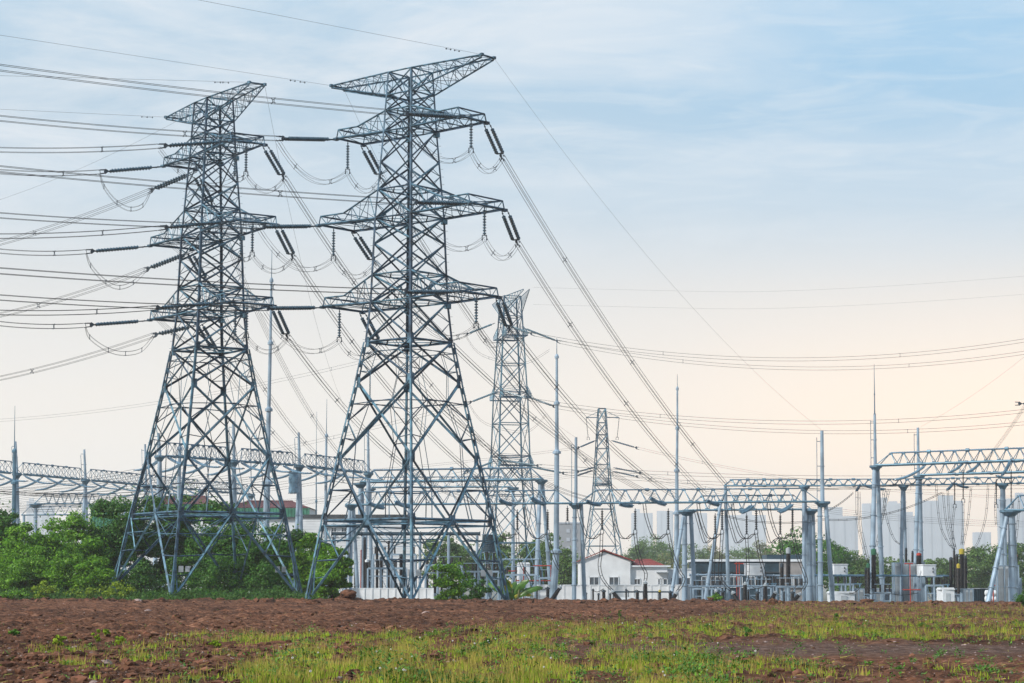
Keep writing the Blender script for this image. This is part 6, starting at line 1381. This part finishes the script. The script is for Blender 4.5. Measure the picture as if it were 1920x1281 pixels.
lumps('gravel', 'small pale stones scattered over the soil', 3600, .010, .05, 'stone', lambda u, py, x, y: (1 - min(1, dens(u, py, x, y) * 1.5)) * (1 if u < 1000 or y > 60 else .3))
def straw():
    n = 1500; Q = []
    while len(Q) < n:
        py = rng.uniform(1131, 1283); u = rng.uniform(-40, 1960); y = 1.66 * F_PX / (py - 1100); x = (u - 960) / F_PX * y
        if rng.uniform() < .25 + .75 * max(0, MN.noise((x * .3, y * .12, 4.0))):
            a = rng.uniform(0, 3.14); d = np.array((np.cos(a), np.sin(a), rng.uniform(-.05, .25))); L_ = rng.uniform(.06, .3); c = np.array((x, y, gz(x, y) + .03)); w = np.array((-d[1], d[0], .4)) * rng.uniform(.005, .012)
            Q.append(np.stack([c - d * L_ / 2 - w, c + d * L_ / 2 - w, c + d * L_ / 2 + w, c - d * L_ / 2 + w]))
    o = np_mesh('dead_stalks', np.concatenate(Q), 4, M['grass_dry']); o['kind'] = 'stuff'; o['label'] = 'dead straw stalks lying about on the soil'
straw()
def rock(label, px, py, wpx, matn, seed, flat=.6):
    y = 1.66 * F_PX / (py - 1100) if py > 1132 else 228; x = (px - 960) / F_PX * y; s = wpx / F_PX * y / 2; r2 = np.random.default_rng(seed)
    bm = bmesh.new(); bmesh.ops.create_icosphere(bm, subdivisions=3, radius=1.0)
    for v in bm.verts:
        n = v.co.normalized(); k = 1 + .32 * MN.fractal(n * 1.4 + Vector((seed, 0, 0)), .9, 2.0, 4); v.co = Vector((n.x * s * 1.1 * k, n.y * s * k, n.z * s * flat * k))
    me = bpy.data.meshes.new('rock'); bm.to_mesh(me); bm.free(); me.materials.append(M[matn]); o = bpy.data.objects.new('rock', me); COL.objects.link(o); o.location = (x, y, gz(x, y) + s * flat * .25); o.rotation_euler = (0, 0, seed)
    tag(o, label, 'rock', 'rocks and big clods on the soil')
for i, (px, py, w, m_, lb) in enumerate(((320, 1198, 26, 'clod', 'largest dark clod in the soil below the left pylon'), (592, 1136, 30, 'clod', 'rounded red clod at the left foot of the tallest pylon'), (655, 1128, 30, 'clod', 'jagged red lump on the soil edge left of the tallest pylon front foot'), (283, 1152, 14, 'stone', 'pale stone on the soil left of the left pylon front foot'), (336, 1163, 18, 'clod', 'greyish clod below the front foot of the left pylon'), (264, 1124, 18, 'stone', 'pinkish stone at the edge of the soil near the left pylon'), (10, 1150, 22, 'clod', 'dark clod at the left edge'), (185, 1278, 20, 'stone', 'flat pale stone in the bottom left corner'), (205, 1243, 24, 'stone', 'pale flat stone in the bottom left soil'), (96, 1237, 26, 'clod', 'dark clod in the lower left soil'), (800, 1152, 14, 'stone', 'pale stone below the front foot of the tallest pylon'), (460, 1230, 20, 'clod', 'dark clod beside the grass at lower left'))): rock(lb, px, py, w, m_, i + 1)
def weed_plant(label, px, py, wpx, hpx, seed, matn='weed'):
    y = 1.66 * F_PX / (py - 1100); x = (px - 960) / F_PX * y; r2 = np.random.default_rng(seed); base = Vector((x, y, gz(x, y))); rx = wpx / F_PX * y / 2; h = hpx / F_PX * y
    root = thing('weed_plant', label, 'plant', base, 'single weeds on the soil'); q, bc = crown_np(r2, (x, y, base.z + h * .5), (rx, rx, h * .5), 10, 420, .075, low=1.0); np_mesh('foliage', q, 4, M[matn], root, base)
    mb = MB()
    for i in range(7): e = Vector(bc[i]); mb.path([base, base.lerp(e, .5) + Vector((0, 0, .02)), e], [.012, .01, .005], 4)
    obj('stem', mb, M['leaf_dry'], root)
for i, (px, py, w, h, m_, lb) in enumerate(((34, 1193, 30, 16, 'weed', 'low spreading weed alone on the soil at the left'), (118, 1211, 24, 22, 'grass', 'bright green weed alone on the soil left of the clod'), (188, 1202, 16, 24, 'grass', 'upright bright weed right of the lone bright one'), (205, 1198, 18, 14, 'grass', 'small weed beside the upright bright one'), (232, 1208, 22, 18, 'grass', 'third bright weed left of the largest clod'), (410, 1208, 24, 20, 'grass', 'bright weed right of the largest clod'), (910, 1219, 22, 32, 'weed', 'tall dark weed in the middle of the grass'), (1322, 1182, 22, 24, 'weed', 'dark bushy weed in the grass below the green bush'), (1160, 1166, 8, 30, 'weed', 'slim dark weed standing up before the low white wall'), (885, 1275, 20, 26, 'weed', 'dark weed at the bottom edge'), (1396, 1196, 26, 22, 'weed', 'broad dark weed beside the worn track'), (1400, 1248, 44, 14, 'weed', 'flat weed patch on the worn track'), (1673, 1250, 26, 10, 'weed', 'flat small weed right on the worn track'), (1725, 1178, 24, 18, 'weed', 'dark weed in the dry grass on the right'), (1562, 1174, 10, 20, 'weed', 'upright dark weed in the dry grass below the big double column'))): weed_plant(lb, px, py, w, h, 900 + i, m_)
# ------------------------------------------------------------------ haze
bx = MB(); bx.box((0, 4000, 158.0), (8200, 8300, 324)); hz = obj('haze', bx, M['white']); hz['kind'] = 'stuff'; hz['label'] = 'pale warm haze lying over the whole place'
hm = bpy.data.materials.new('haze'); hm.use_nodes = True; nt = hm.node_tree; nt.nodes.clear(); o_ = nt.nodes.new('ShaderNodeOutputMaterial'); pv = nt.nodes.new('ShaderNodeVolumePrincipled')
pv.inputs['Color'].default_value = (.93, .955, .98, 1); pv.inputs['Density'].default_value = .00014; pv.inputs['Anisotropy'].default_value = .15
pv.inputs['Density Attribute'].default_value = ''; pv.inputs['Temperature Attribute'].default_value = ''; pv.inputs['Color Attribute'].default_value = ''
nt.links.new(pv.outputs[0], o_.inputs['Volume']); hz.data.materials.clear(); hz.data.materials.append(hm)
for lb, us in LABELS.items():
    if len(us) > 1: print('SAMELABEL', lb, us[:3])
